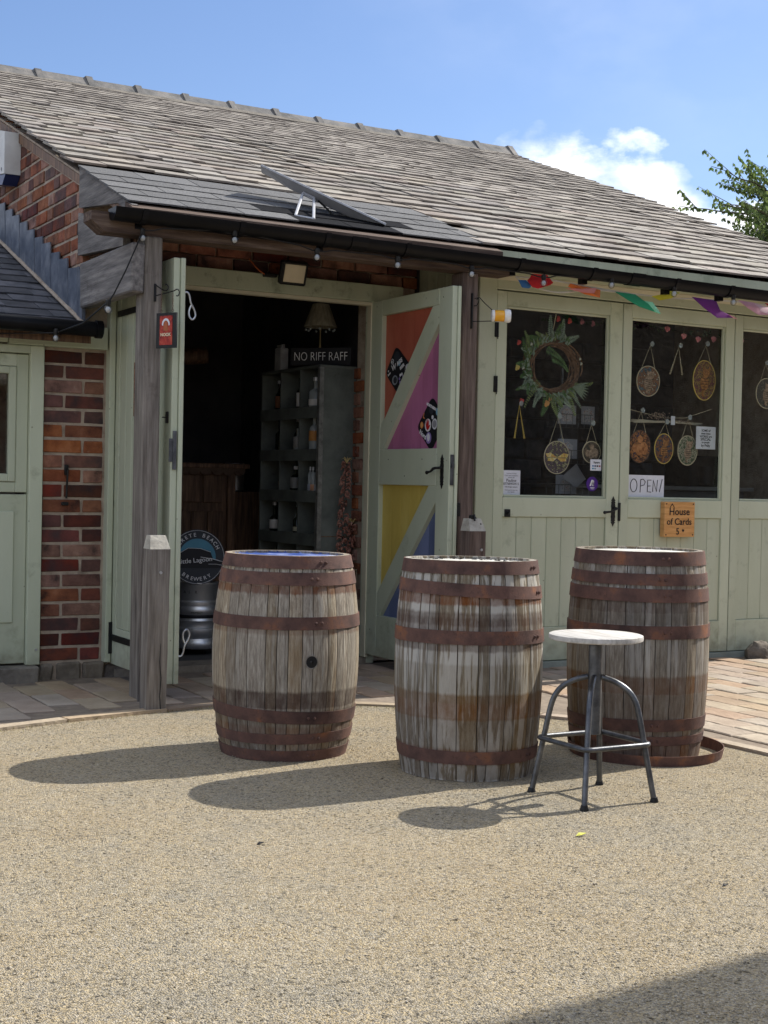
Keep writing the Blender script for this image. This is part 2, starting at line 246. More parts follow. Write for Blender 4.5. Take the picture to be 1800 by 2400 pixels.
# ------------------------------------------------------------ geometry helpers
class Geo:
    def __init__(s): s.v = []; s.f = []; s.sm = []
    def add(s, vs, fs, smooth=False):
        o = len(s.v); s.v += [tuple(p) for p in vs]; s.f += [tuple(i+o for i in f) for f in fs]; s.sm += [smooth]*len(fs); return s
    def box(s, x0, x1, y0, y1, z0, z1):
        return s.add([(x, y, z) for x in (x0, x1) for y in (y0, y1) for z in (z0, z1)], [(0, 1, 3, 2), (4, 6, 7, 5), (0, 4, 5, 1), (2, 3, 7, 6), (0, 2, 6, 4), (1, 5, 7, 3)])
    def cbox(s, x0, x1, y0, y1, z0, z1, c=.003, jit=0):
        """chamfered box, 24 verts"""
        c = min(c, (x1-x0)*.45, (y1-y0)*.45, (z1-z0)*.45)
        vs = []; idx = {}
        for i, (x, dx) in enumerate(((x0, 1), (x1, -1))):
            for j, (y, dy) in enumerate(((y0, 1), (y1, -1))):
                for k, (z, dz) in enumerate(((z0, 1), (z1, -1))):
                    jx, jy, jz = [random.uniform(-jit, jit) for _ in range(3)] if jit else (0, 0, 0)
                    idx[i, j, k, 0] = len(vs); vs.append((x+jx, y+dy*c+jy, z+dz*c+jz))
                    idx[i, j, k, 1] = len(vs); vs.append((x+dx*c+jx, y+jy, z+dz*c+jz))
                    idx[i, j, k, 2] = len(vs); vs.append((x+dx*c+jx, y+dy*c+jy, z+jz))
        fs = []
        for a in (0, 1):
            q = [(0, 0), (0, 1), (1, 1), (1, 0)]
            f0 = [idx[a, p, r, 0] for p, r in q]; f1 = [idx[p, a, r, 1] for p, r in q]; f2 = [idx[p, r, a, 2] for p, r in q]
            fs += [tuple(f0 if a == 0 else f0[::-1]), tuple(f1[::-1] if a == 0 else f1), tuple(f2 if a == 0 else f2[::-1])]
        for a in (0, 1):
            for b in (0, 1):
                fs.append((idx[0, a, b, 1], idx[1, a, b, 1], idx[1, a, b, 2], idx[0, a, b, 2]))
                fs.append((idx[a, 0, b, 0], idx[a, 1, b, 0], idx[a, 1, b, 2], idx[a, 0, b, 2]))
                fs.append((idx[a, b, 0, 0], idx[a, b, 1, 0], idx[a, b, 1, 1], idx[a, b, 0, 1]))
        for i in (0, 1):
            for j in (0, 1):
                for k in (0, 1): fs.append((idx[i, j, k, 0], idx[i, j, k, 1], idx[i, j, k, 2]))
        return s.add(vs, fs)
    def prism(s, poly, axis, a, b):
        """poly of 2-D points extruded along axis 0/1/2 from a to b; the 2-D axes are the other two in order"""
        n = len(poly)
        def P(p, d):
            q = list(p); q.insert(axis, d); return tuple(q)
        return s.add([P(p, a) for p in poly]+[P(p, b) for p in poly], [tuple(range(n))[::-1], tuple(range(n, 2*n))]+[(i, (i+1) % n, (i+1) % n+n, i+n) for i in range(n)])
    def tube(s, path, r, n=8, caps=True, closed=False):
        P = [Vector(p) for p in path]; k = len(P); rs = r if isinstance(r, (list, tuple)) else [r]*k
        vs = []; prev = None
        for i in range(k):
            if closed: t = (P[(i+1) % k]-P[i-1])
            else: t = P[min(i+1, k-1)]-P[max(i-1, 0)]
            t.normalize()
            if prev is None:
                a = Vector((0, 0, 1)) if abs(t.z) < .9 else Vector((1, 0, 0))
                u = t.cross(a).normalized()
            else: u = (prev-t*prev.dot(t)).normalized()
            prev = u; w = t.cross(u)
            for j in range(n):
                th = 2*pi*j/n; vs.append(P[i]+(u*math.cos(th)+w*math.sin(th))*rs[i])
        fs = []
        for i in range(k if closed else k-1):
            for j in range(n):
                a = i*n+j; b = i*n+(j+1) % n; c = ((i+1) % k)*n+(j+1) % n; d = ((i+1) % k)*n+j
                fs.append((a, b, c, d))
        s.add(vs, fs, True)
        if caps and not closed:
            o = len(s.v)-len(vs); s.f.append(tuple(o+j for j in range(n))[::-1]); s.f.append(tuple(o+(k-1)*n+j for j in range(n))); s.sm += [False, False]
        return s
    def lathe(s, prof, n=24, c=(0, 0, 0), smooth=True, sx=1, sy=1):
        vs = [(c[0]+r*math.cos(2*pi*j/n)*sx, c[1]+r*math.sin(2*pi*j/n)*sy, c[2]+z) for r, z in prof for j in range(n)]
        k = len(prof)
        fs = [(i*n+j, i*n+(j+1) % n, (i+1)*n+(j+1) % n, (i+1)*n+j) for i in range(k-1) for j in range(n)]
        s.add(vs, fs, smooth)
        o = len(s.v)-len(vs)
        if prof[0][0] > 1e-6: s.f.append(tuple(o+j for j in range(n))[::-1]); s.sm.append(False)
        if prof[-1][0] > 1e-6: s.f.append(tuple(o+(k-1)*n+j for j in range(n))); s.sm.append(False)
        return s
    def ball(s, c, r, n=8, m=6, sc=(1, 1, 1)):
        vs = [(c[0]+r*sc[0]*math.sin(pi*i/m)*math.cos(2*pi*j/n), c[1]+r*sc[1]*math.sin(pi*i/m)*math.sin(2*pi*j/n), c[2]+r*sc[2]*math.cos(pi*i/m)) for i in range(m+1) for j in range(n)]
        return s.add(vs, [(i*n+j, (i+1)*n+j, (i+1)*n+(j+1) % n, i*n+(j+1) % n) for i in range(m) for j in range(n)], True)
    def disc(s, c, r, nrm=(0, -1, 0), th=.002, n=20, ry=None):
        nrm = Vector(nrm).normalized(); a = Vector((0, 0, 1)); u = nrm.cross(a).normalized() if abs(nrm.z) < .9 else Vector((1, 0, 0)); w = u.cross(nrm)
        ry = ry or r; c = Vector(c)
        A = [c+u*r*math.cos(2*pi*j/n)+w*ry*math.sin(2*pi*j/n) for j in range(n)]; B = [p+nrm*th for p in A]
        return s.add(A+B, [tuple(range(n))[::-1], tuple(range(n, 2*n))]+[(j, (j+1) % n, (j+1) % n+n, j+n) for j in range(n)])
    def xf(s, M): s.v = [tuple(M @ Vector(p)) for p in s.v]; return s
    def stube(s, P_, r, n=8, **k): return s.tube(spl(P_), r, n, **k)
    def mesh(s, name, mats, off=(0, 0, 0)):
        me = bpy.data.meshes.new(name); me.from_pydata([(p[0]-off[0], p[1]-off[1], p[2]-off[2]) for p in s.v], [], s.f)
        for m in (mats if isinstance(mats, list) else [mats]): me.materials.append(m)
        me.polygons.foreach_set('use_smooth', s.sm); me.update()
        anys = any(s.sm)
        bm = bmesh.new(); bm.from_mesh(me); bmesh.ops.recalc_face_normals(bm, faces=bm.faces); bm.to_mesh(me); bm.free()
        if anys: me.set_sharp_from_angle(angle=.7)
        return me
def spl(P, m=4):
    P = [Vector(p) for p in P]; o = []
    for i in range(len(P)-1):
        a, b, c, d = P[max(i-1, 0)], P[i], P[i+1], P[min(i+2, len(P)-1)]
        for q in range(m):
            t = q/m; o.append(.5*((2*b)+(c-a)*t+(2*a-5*b+4*c-d)*t*t+(3*b-a-3*c+d)*t**3))
    return o+[P[-1]]
WL = {}
def wl(o): return WL.get(o.name, (0, 0, 0)) if o else (0, 0, 0)
def link(o, parent=None, **tags):
    C.objects.link(o)
    if parent: o.parent = parent
    for k, v in tags.items():
        if v: o[k] = v
    return o
def thing(name, loc, label, cat, group=None, rz=0):
    o = bpy.data.objects.new(name, None); o.empty_display_size = .1; o.location = loc; o.rotation_euler.z = rz
    link(o, None, label=label, category=cat, group=group); WL[o.name] = tuple(loc); return o
def part(name, g, mat, parent=None, label=None, cat=None, group=None, kind=None, local=False):
    """one mesh object; g is in world coordinates unless local"""
    off = (0, 0, 0) if local else wl(parent)
    o = bpy.data.objects.new(name, g.mesh(name, mat, off)); link(o, parent, label=label, category=cat, group=group, kind=kind); WL[o.name] = (0, 0, 0) if local else off
    return o
def solo(name, g, mat, label, cat, group=None, origin=None):
    """a thing that is one mesh"""
    org = origin or (sum(p[0] for p in g.v)/len(g.v), sum(p[1] for p in g.v)/len(g.v), min(p[2] for p in g.v))
    o = bpy.data.objects.new(name, g.mesh(name, mat, org)); o.location = org; link(o, None, label=label, category=cat, group=group); WL[o.name] = tuple(org); return o
def inst(name, me, parent, loc, rot=(0, 0, 0), scale=(1, 1, 1), off=True):
    o = bpy.data.objects.new(name, me); w = wl(parent) if off else (0, 0, 0)
    o.location = (loc[0]-w[0], loc[1]-w[1], loc[2]-w[2]); o.rotation_euler = rot; o.scale = scale; link(o, parent); return o
def text_geo(txt, size, rotM, loc, thick=.001, align='CENTER', bold=0, sp=1):
    cu = bpy.data.curves.new('t', 'FONT'); cu.body = txt; cu.size = size; cu.align_x = align; cu.align_y = 'CENTER'; cu.extrude = thick/2; cu.offset = bold; cu.resolution_u = 3; cu.space_character = sp
    ob = bpy.data.objects.new('t', cu); C.objects.link(ob)
    dg = bpy.context.evaluated_depsgraph_get(); me = bpy.data.meshes.new_from_object(ob.evaluated_get(dg))
    Mx = Matrix.Translation(loc) @ rotM
    g = Geo(); g.add([Mx @ v.co for v in me.vertices], [tuple(p.vertices) for p in me.polygons])
    bpy.data.objects.remove(ob); bpy.data.curves.remove(cu); bpy.data.meshes.remove(me); return g
RF = Matrix.Rotation(pi/2, 4, 'X')                          # lettering on a wall facing -Y
RL = Matrix.Rotation(-pi/2, 4, 'Z') @ Matrix.Rotation(pi/2, 4, 'X')   # lettering on a face facing -X
def merge(*gs):
    g = Geo()
    for a in gs: o = len(g.v); g.v += a.v; g.f += [tuple(i+o for i in f) for f in a.f]; g.sm += a.sm
    return g
def arc(c, r, a0, a1, n, plane='xz'):
    P = []
    for i in range(n+1):
        a = a0+(a1-a0)*i/n
        P.append((c[0]+r*math.cos(a), c[1], c[2]+r*math.sin(a)) if plane == 'xz' else (c[0], c[1]+r*math.cos(a), c[2]+r*math.sin(a)))
    return P

# ============================================================ SETTING: ground
KERB = [(-3, 5.2), (0, 5.86), (1.0, 6.16), (1.64, 6.34), (1.985, 6.45), (2.38, 6.53), (2.8, 6.6), (3.15, 6.53), (3.475, 6.34), (3.8, 6.09), (4.05, 5.84), (4.25, 5.55), (4.38, 5.15), (4.46, 4.79), (4.49, 4.3), (4.5, 3.6), (4.5, 0), (4.5, -6)]
def kerb_y(x):
    for (a, b), (c, d) in zip(KERB, KERB[1:]):
        if a <= x <= c: return b+(d-b)*(x-a)/(c-a) if c > a else d
    return -6
g = Geo(); nx, ny = 30, 30
g.add([(-300, -300, -.004), (300, -300, -.004), (300, 300, -.004), (-300, 300, -.004)], [(0, 1, 2, 3)])
part('ground', g, gravel_m, kind='structure')
g = Geo(); xs = np.linspace(-3, 6, 91); ys = np.linspace(-1, 8, 91)
def gz(x, y): return .004*math.sin(x*2.3+y)+.004*math.sin(y*3.1-x*1.7)+.002*math.sin(x*9+y*7)
for x in xs:
    for y in ys:
        g.v.append((x, y, max(0, .002+.7*gz(x, y))))
for i in range(90):
    for j in range(90): g.f.append((i*91+j, (i+1)*91+j, (i+1)*91+j+1, i*91+j+1)); g.sm.append(True)
part('gravel_yard', g, gravel_m, kind='structure')
# loose pebbles (uncountable)
N = 42000
rr = rng.random((N, 3)); Yp = 1.9+4.9*rr[:, 0]**1.25; Xp = (Yp*.22-.1)+rr[:, 1]*(Yp*.78+.3)
ok = np.array([kerb_y(x) > y+.01 for x, y in zip(Xp, Yp)]); Xp, Yp = Xp[ok], Yp[ok]; N = len(Xp)
sz = .0012+.0026*rng.random(N)**4
base = np.array([(1, 0, 0), (0, 1, 0), (-1, 0, 0), (0, -1, 0), (0, 0, .75), (0, 0, -.5)])
jit = 1+.5*(rng.random((N, 6, 1))-.5)
th = rng.random(N)*pi*2; cth, sth = np.cos(th), np.sin(th)
bx = base[None]*jit*sz[:, None, None]; bx[:, :, 0] *= 1.4
vx = bx[:, :, 0]*cth[:, None]-bx[:, :, 1]*sth[:, None]+Xp[:, None]; vy = bx[:, :, 0]*sth[:, None]+bx[:, :, 1]*cth[:, None]+Yp[:, None]
vz = bx[:, :, 2]+.004
V = np.stack([vx, vy, vz], -1).reshape(-1, 3)
tri = np.array([(0, 1, 4), (1, 2, 4), (2, 3, 4), (3, 0, 4), (1, 0, 5), (2, 1, 5), (3, 2, 5), (0, 3, 5)])
F = (tri[None]+6*np.arange(N)[:, None, None]).reshape(-1, 3)
me = bpy.data.meshes.new('loose_pebbles'); me.vertices.add(len(V)); me.vertices.foreach_set('co', V.astype(np.float32).ravel())
me.loops.add(F.size); me.loops.foreach_set('vertex_index', F.ravel().astype(np.int32)); me.polygons.add(len(F)); me.polygons.foreach_set('loop_start', np.arange(0, F.size, 3, dtype=np.int32))
me.materials.append(pebble_m); me.update(calc_edges=True)
link(bpy.data.objects.new('loose_pebbles', me), None, kind='stuff')

# paving: bed sheet + setts, each an object
pv = Geo(); kp = [p for p in KERB if p[0] >= -3]
poly = [(x, y+.02) for x, y in kp]+[(14, -6), (14, 8.2), (-3, 8.2)]
pv.prism(poly, 2, -.02, .009)
pave = part('pavement', pv, joint_m, kind='structure')
kg = []
bm_k = Geo()
P = []
for (a, b), (c, d) in zip(KERB[1:-2], KERB[2:-1]):
    n = max(1, int(math.hypot(c-a, d-b)/.12))
    P += [(a+(c-a)*i/n, b+(d-b)*i/n) for i in range(n)]
P.append(KERB[-2])
def seg_len(i): return math.hypot(P[i+1][0]-P[i][0], P[i+1][1]-P[i][1])
i = 0
while i < len(P)-2:
    L_ = 0; j = i
    while j < len(P)-1 and L_ < .42: L_ += seg_len(j); j += 1
    g = Geo(); inner = []; outer = []
    for k in range(i, j+1):
        a = P[max(k-1, 0)]; b = P[min(k+1, len(P)-1)]; tx, ty = b[0]-a[0], b[1]-a[1]; l = math.hypot(tx, ty); nxn, nyn = -ty/l, tx/l
        w = random.uniform(-.004, .004); outer.append((P[k][0]+nxn*w, P[k][1]+nyn*w)); inner.append((P[k][0]+nxn*.07, P[k][1]+nyn*.07))
    # shrink a little at both ends
    def sh(q, r_): return (q[0]+(r_[0]-q[0])*.03, q[1]+(r_[1]-q[1])*.03)
    outer[0] = sh(outer[0], outer[1]); outer[-1] = sh(outer[-1], outer[-2]); inner[0] = sh(inner[0], inner[1]); inner[-1] = sh(inner[-1], inner[-2])
    g.prism(outer+inner[::-1], 2, -.02, .017+random.uniform(-.002, .002))
    part('kerb_stone', g, sett_m, pave); i = j
setts = []
sett_me = []
for v in range(7):
    g = Geo(); n = 5; w, l = .157, .325
    top = []
    for k in range(n+1): top.append((random.uniform(-.004, .004), l*k/n))
    R_ = [(w+random.uniform(-.004, .004), l*k/n) for k in range(n+1)]
    pl = [(x, y) for x, y in top]+R_[::-1]
    g.prism(pl, 2, 0, .012); c = .006
    # bevel ring
    cx_, cy_ = w/2, l/2; m_ = len(pl)
    ins = [(cx_+(x-cx_)*(1-2*c/w), cy_+(y-cy_)*(1-2*c/l)) for x, y in pl]
    g = Geo(); g.add([(x, y, 0) for x, y in pl]+[(x, y, .009) for x, y in pl]+[(x, y, .013+random.uniform(-.001, .001)) for x, y in ins],
        [(q, (q+1) % m_, (q+1) % m_+m_, q+m_) for q in range(m_)]+[(q+m_, (q+1) % m_+m_, (q+1) % m_+2*m_, q+2*m_) for q in range(m_)]+[tuple(range(2*m_, 3*m_))])
    sett_me.append(g)
sett_mesh = [g.mesh('paving_sett', sett_m) for g in sett_me]
spots = []
for ix in range(-16, 60):
    x = 1.02+ix*.165
    for iy in range(-30, 30):
        y = 7.2+iy*.333+(.166 if ix % 2 else 0)+random.uniform(-.006, .006)
        if y < 1 or y+.33 > 7.79 or x < .3 or x > 9.6: continue
        if y+.33 > 7.2 and x > 4.6: continue
        ymin = max(kerb_y(x), kerb_y(x+.165)) if x < 4.3 else (3.0 if x > 4.56 else 9)
        if y < ymin+.06: continue
        d = math.hypot(x, y); ang = math.degrees(math.atan2(x, y))
        spots.append((not (12 < ang < 48), d, x, y))
spots.sort(); rest = Geo()
for k, (_, d, x, y) in enumerate(spots):
    v = random.randrange(7); z = .006+random.uniform(-.002, .002)
    if k < 299: o = inst('paving_sett', sett_mesh[v], pave, (x, y, z)); o.rotation_euler = (random.uniform(-.006, .006), random.uniform(-.008, .008), random.uniform(-.008, .008))
    else: rest.add([(p[0]+x, p[1]+y, p[2]+z) for p in sett_me[v].v], sett_me[v].f)
part('far_paving_setts', rest, sett_m, pave, kind='stuff')

# ============================================================ BARN
def zr(y): return 2.872+.3977*(y-7.757)
RS = math.atan(.3977); XG, XE = 2.44, 8.32
barn = thing('brick_barn', (2.44, 7.25, 0), 'long low brick barn with stone slate roof, sage green shop doors and open bar doorway', 'building')
def bwall(name, g, m=mortar): return part(name, g, m, barn)
# gable wall (mortar core) and front wall
g = Geo(); g.prism([(7.80, 0), (16.6, 0), (16.6, zr(7.8)), (12.2, 4.53), (7.80, zr(7.80)-.03)], 0, XG+.001, XG+.22); bwall('gable_wall', g)
g = Geo(); g.box(2.235, 2.59, 7.801, 8.0, 0, 2.0); g.box(2.66, 4.4, 7.83, 8.0, 2.40, 2.70); g.box(4.352, 4.64, 7.83, 8.05, 0, 2.6); bwall('front_wall', g)
g = Geo(); g.box(XE-.25, XE-.02, 7.25, 16.6, 0, 2.5); g.prism([(7.25, 2.5), (16.6, 2.5), (16.6, zr(7.8)), (12.2, 4.60), (7.25, 2.62)], 0, XE-.25, XE-.02); g.box(XG, XE-.02, 16.4, 16.6, 0, 2.8); bwall('rear_walls', g)
# roof deck, both slopes
g = Geo(); g.prism([(6.98, zr(6.98)-.03), (12.2, 4.53), (17.4, zr(7.0)-.05), (17.4, zr(7.0)-.11), (12.2, 4.45), (6.98, zr(6.98)-.075)], 0, XG-.02, XE+.02); roofdeck = bwall('roof', g, dark_wood)
roofdeck['label'] = 'long pitched roof of weathered stone slates with a felt patch at its eave'

# brick makers
brick_cache = {}
def brick_mesh(l, d, h, axis, v, m=None):
    key = (round(l, 3), round(h, 3), axis, v, m.name if m else 0)
    if key not in brick_cache:
        g = Geo(); j = .0022
        if axis == 'x': g.cbox(0, l, 0, d, 0, h, .0035, j)
        else: g.cbox(0, d, 0, l, 0, h, .0035, j)
        brick_cache[key] = g.mesh('brick', m or brick_m)
    return brick_cache[key]
def brick(x, y, z, l, axis, parent, m=None, h=.068):
    l = round(l*100)/100
    return inst('brick', brick_mesh(l, .05, h, axis, random.randrange(4), m), parent, (x, y, z+random.uniform(-.0015, .0015)))
# pillar bricks, 21 courses
for k in range(21):
    z = .115+k*.0838
    dark = brick_d if (k in (0, 1, 9, 11, 20) or random.random() < .2) else brick_m
    if k % 2: segs = [(2.228, .11), (2.353, .222)]
    else: segs = [(2.228, .222), (2.463, .112)]
    for x, l in segs: brick(x, 7.795+random.uniform(-.003, .003), z, l, 'x', barn, brick_d if random.random() < .25 else dark)
# rough footing stones
for x0, x1, z1 in ((2.228, 2.3, .095), (2.325, 2.47, .1), (2.475, 2.60, .10), (2.605, 2.78, .085)):
    g = Geo(); g.cbox(x0, x1, 7.76+random.uniform(0, .03), 7.9, -.01, z1, .012, .006); part('footing_stone', g, stone_m, barn)
# gable bricks
zlow = lambda y: 2.13+.385*(y-7.98)+.02
k = 0
while True:
    z = 2.03+k*.0838; k += 1
    if z > 4.2: break
    ymax = 7.757+(z+.07-2.872)/.3977 if z > 2.8 else 7.8    # verge line: brick stays below the roof
    y = 7.80+(.06 if k % 2 else 0)
    y = max(y, ymax+.10 if z > 2.75 else y)
    n = 0
    while y < 10.3:
        l = .222 if (n+k) % 3 else .11
        if n == 0 and z < 2.75: l = .11 if k % 2 else .222; y = 7.80
        if z > zlow(y+l/2)-.05:
            brick(XG-.006+random.uniform(-.003, .003), y, z, l, 'y', barn, brick_d if random.random() < .38 else None)
        y += l+.013; n += 1
# mortar fillet under the verge
g = Geo(); g.prism([(7.76, zr(7.76)-.03), (12.2, 4.55), (12.2, 4.46), (7.8, zr(7.8)-.105)], 0, XG-.012, XG+.05); part('verge_mortar', g, mortar, barn)
# bricks above the doorway and beside it inside
for k, z in enumerate((2.405, 2.482, 2.56)):
    x = 2.67-(.11 if k % 2 else 0); n = 0
    while x < 4.62:
        l = .222; x0 = max(x, 2.67); l2 = min(x+l, 4.64)-x0
        if l2 > .03: brick(x0, 7.805, z, l2, 'x', barn, brick_d if random.random() < .4 else None)
        x += l+.012
for k in range(18):
    z = .4+k*.0838; brick(4.335, 8.0-(.0 if k % 2 else .05), z, .11 if k % 2 else .16, 'y', barn)
# ---- roof slates
random.seed(11)
def slate_geo(w, l, t, rag):
    n = 5; low = [(w*i/n+(0 if i in (0, n) else random.uniform(-.004, .004)), random.uniform(-rag, rag)) for i in range(n+1)]
    pts = low+[(w, l), (0, l)]
    g = Geo(); m = len(pts)
    g.add([(x, y, 0) for x, y in pts]+[(x, y, t+random.uniform(-.001, .001)) for x, y in pts], [tuple(range(m))[::-1], tuple(range(m, 2*m))]+[(i, (i+1) % m, (i+1) % m+m, i+m) for i in range(m)])
    return g
SL = []
Y0s, YR = 6.93, 12.17; total = (YR-Y0s)/math.cos(RS)
s_ = 0; rows = []
while s_ < total-.05:
    f = s_/total; ex = .205*(1-f)+.135*f; rows.append((s_, ex)); s_ += ex
sl_geo = {}
def sl_mesh(w, ex, v):
    key = (round(w, 2), round(ex, 2), v)
    if key not in sl_geo:
        g = slate_geo(round(w, 2)-.007, round(ex, 2)+.09, .012, .006); sl_geo[key] = [g, None]
    return sl_geo[key]
allsl = []
for r, (s0, ex) in enumerate(rows):
    x = XG-.04+(random.uniform(-.12, 0) if r % 2 else random.uniform(-.03, 0)); base_w = .27-.07*s0/total
    while x < XE+.02:
        w = round(base_w*random.uniform(.72, 1.22), 2); x0 = max(x, XG-.045+random.uniform(-.01, .01)); x1 = min(x+w, XE+.03+random.uniform(-.02, .01))
        yy = Y0s+s0*math.cos(RS)
        under_patch = s0*math.cos(RS)+Y0s < 7.70 and x0 < 4.60-(yy-6.93)*.0
        if x1-x0 > .05 and not (under_patch and x0 < 4.5):
            if under_patch and x0 < 4.62: x0 = x0
            allsl.append((x0, s0, x1-x0, ex))
        x += w
def sag(x, y):
    f = (y-7)/5.2
    return -.045*max(0, f)-.02*math.sin(pi*min(1, max(0, (x-2.4)/5.9)))*f-.012*math.sin(x*1.9+y*.8)*math.sin(pi*min(1, max(0, f)))
cnt = []
for x0, s0, w, ex in allsl:
    y = Y0s+s0*math.cos(RS); d = math.hypot(x0, y); cnt.append((d, x0, s0, w, ex))
cnt.sort(); rest = Geo()
for k, (d, x0, s0, w, ex) in enumerate(cnt):
    v = random.randrange(4); G_, me_ = sl_mesh(w, ex, v); e = sl_geo[(round(w, 2), round(ex, 2), v)]
    y = Y0s+s0*math.cos(RS)+random.uniform(-.008, .008); z = zr(y)+.004+sag(x0, y)+random.uniform(0, .004)
    tilt = RS-.07+random.uniform(-.014, .014); rz = random.uniform(-.022, .022); rx = random.uniform(-.012, .012)
    z += .017
    if k < 296:
        if e[1] is None: e[1] = G_.mesh('roof_slate', slate_m)
        inst('roof_slate', e[1], roofdeck, (x0, y, z), (tilt, rx, rz), off=False).location = (x0-wl(roofdeck)[0], y-wl(roofdeck)[1], z-wl(roofdeck)[2])
    else:
        from mathutils import Euler
        Mx = Matrix.Translation((x0, y, z)) @ Euler((tilt, rx, rz)).to_matrix().to_4x4()
        rest.add([Mx @ Vector(p) for p in G_.v], G_.f)
# vary tone of the joined slates with four materials sharing one look
rs_o = part('upper_roof_slates', rest, [slate_m], roofdeck, kind='stuff')
vm = []
for c, tn in enumerate((.85, .95, 1.03, 1.12)):
    vm.append(mk('stone_slate_tone', [tuple(v*tn for v in q[:3])+(1,) for q in ((.135, .115, .10, 1), (.205, .18, .156, 1), (.27, .242, .208, 1), (.34, .31, .265, 1))], scale=7, rough=.85, bump=.7, bscale=30, rnd=0, dirt=((.42, .4, .35, 1), 16, .62, .6), bdist=.006))
rs_o.data.materials.clear(); [rs_o.data.materials.append(m) for m in vm]
fi = 0; nf = len(sl_geo[next(iter(sl_geo))][0].f); mi = []
for q in range(len(rest.f)//nf): mi += [random.randrange(4)]*nf
rs_o.data.polygons.foreach_set('material_index', mi)
# felt shingle patch, five courses
for r in range(5):
    s0 = -.02+r*.172; y = 6.95+s0*math.cos(RS); xr = [4.66, 4.64, 4.6, 4.62, 4.58][r]+0*r
    x = 2.40-(.16 if r % 2 else 0)
    while x < xr:
        x0 = max(x, 2.395); x1 = min(x+.325, xr)
        if x1-x0 > .03:
            g = slate_geo(x1-x0-.006, .235, .008, .0015)
            new = r in (0, 1) and 3.12 < x0 < 3.95
            o = inst('felt_shingle', g.mesh('felt_shingle', felt_black if new else shingle_m), roofdeck, (0, 0, 0)); o.location = (x0-wl(roofdeck)[0], y-wl(roofdeck)[1], zr(y)+.02-wl(roofdeck)[2]); o.rotation_euler = (RS-.028, 0, random.uniform(-.004, .004))
            if new: o['label'] = 'newer jet black felt shingle'
        x += .325
g = Geo(); g.prism([(6.86, zr(6.86)+.006), (6.98, zr(6.98)+.006), (6.98, zr(6.98)-.05), (6.86, zr(6.86)-.02)], 0, 2.40, 4.66); part('eave_batten', g, beam_wood, barn)
# ridge tiles with collars
x = 2.5; k = 0
while x < XE-.1:
    L_ = min(.452, XE+.02-x); g = Geo(); zb = 4.60+sag(x, 12.2)+random.uniform(-.006, .006)
    def rp(o, w=.16, h=.11): return [(12.2-w, zb-.02), (12.2-w-.0, zb+.0), (12.2-.035, zb+h+o), (12.2+.035, zb+h+o), (12.2+w, zb), (12.2+w, zb-.02), (12.2, zb+.06)]
    g.prism(rp(0), 0, x, x+L_-.006); t = part('ridge_tile', g, ridge_m, roofdeck)
    g = Geo(); g.prism([(12.2-.185, zb-.015), (12.2-.045, zb+.125), (12.2+.045, zb+.125), (12.2+.185, zb-.015), (12.2, zb+.06)], 0, x+L_-.055, x+L_+.003); part('ridge_collar', g, ridge_m, roofdeck)
    x += L_
g = Geo(); g.prism([(11.99, zr(11.99)-.025), (12.06, zr(12.06)-.012), (12.2, 4.58), (12.2, 4.45), (11.99, zr(11.99)-.07)], 0, XG-.02, XE); part('ridge_bedding_mortar', g, stone_m, roofdeck)
# ---- porch: beam, posts, cheek boards, lintel, jambs, return wall
g = Geo(); g.add([(2.19, 6.87, 2.485), (2.19, 6.87, 2.44), (2.26, 6.87, 2.385), (4.72, 6.87, 2.385), (4.72, 6.87, 2.485), (2.19, 7.0, 2.485), (2.19, 7.0, 2.44), (2.26, 7.0, 2.385), (4.72, 7.0, 2.385), (4.72, 7.0, 2.485)], [(0, 1, 2, 3, 4), (9, 8, 7, 6, 5), (0, 5, 6, 1), (1, 6, 7, 2), (2, 7, 8, 3), (3, 8, 9, 4), (4, 9, 5, 0)])
part('eaves_beam', g, beam_wood, barn)
g = Geo(); g.cbox(2.472, 2.565, 6.862, 6.995, -.01, 2.384, .006); part('porch_post', g, post_wood, barn, label='weathered grey porch post left of the bar doorway')
g = Geo(); g.cbox(4.408, 4.512, 6.89, 7.02, -.01, 2.384, .005); part('porch_post', g, post_dark, barn, label='brown stained porch post right of the bar doorway')
g = Geo(); g.prism([(7.79, zr(7.79)+.012), (7.79, 2.665), (7.12, 2.585), (6.93, 2.50), (6.90, zr(6.9)+.01)], 0, 2.41, 2.445); part('verge_cheek_board', g, grey_wood, barn)
g = Geo(); g.prism([(7.80, 2.64), (7.80, 2.40), (7.03, 2.35), (7.03, 2.47)], 0, 2.41, 2.45); part('cheek_board', g, grey_wood, barn)
g = Geo(); g.cbox(2.40, 2.47, 6.86, 7.72, 2.095, 2.345, .008, .003); part('cheek_board', g, grey_wood, barn)
g = Geo(); g.prism([(7.0, 2.34), (7.9, 2.40), (7.9, 2.64), (7.0, 2.47)], 0, 2.47, 2.50); part('inner_cheek', g, dark_wood, barn)
g = Geo(); g.cbox(2.66, 4.50, 7.73, 7.83, 2.285, 2.395, .004); part('door_lintel', g, green_old, barn)
g = Geo(); g.box(2.69, 4.30, 7.742, 7.79, 2.262, 2.283); g.box(4.275, 4.297, 7.742, 7.79, .06, 2.262); part('door_frame_bead', g, cream, barn)
g = Geo(); g.box(4.299, 4.35, 7.755, 7.85, .02, 2.284); part('door_jamb', g, green, barn)
g = Geo(); g.cbox(2.588, 2.622, 7.735, 7.83, .10, 2.30, .003); part('door_jamb', g, green, barn)
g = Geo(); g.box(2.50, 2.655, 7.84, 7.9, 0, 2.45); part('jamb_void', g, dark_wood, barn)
random.seed(5)
for k in range(5):
    y = 7.27+k*.108; g = Geo(); g.cbox(4.66, 4.675, y, y+.104, .015, 2.56, .003); part('return_board', g, green_old, barn)
g = Geo(); g.box(4.676, 4.75, 7.27, 7.83, 0, 2.6); part('return_wall', g, dark_wood, barn)
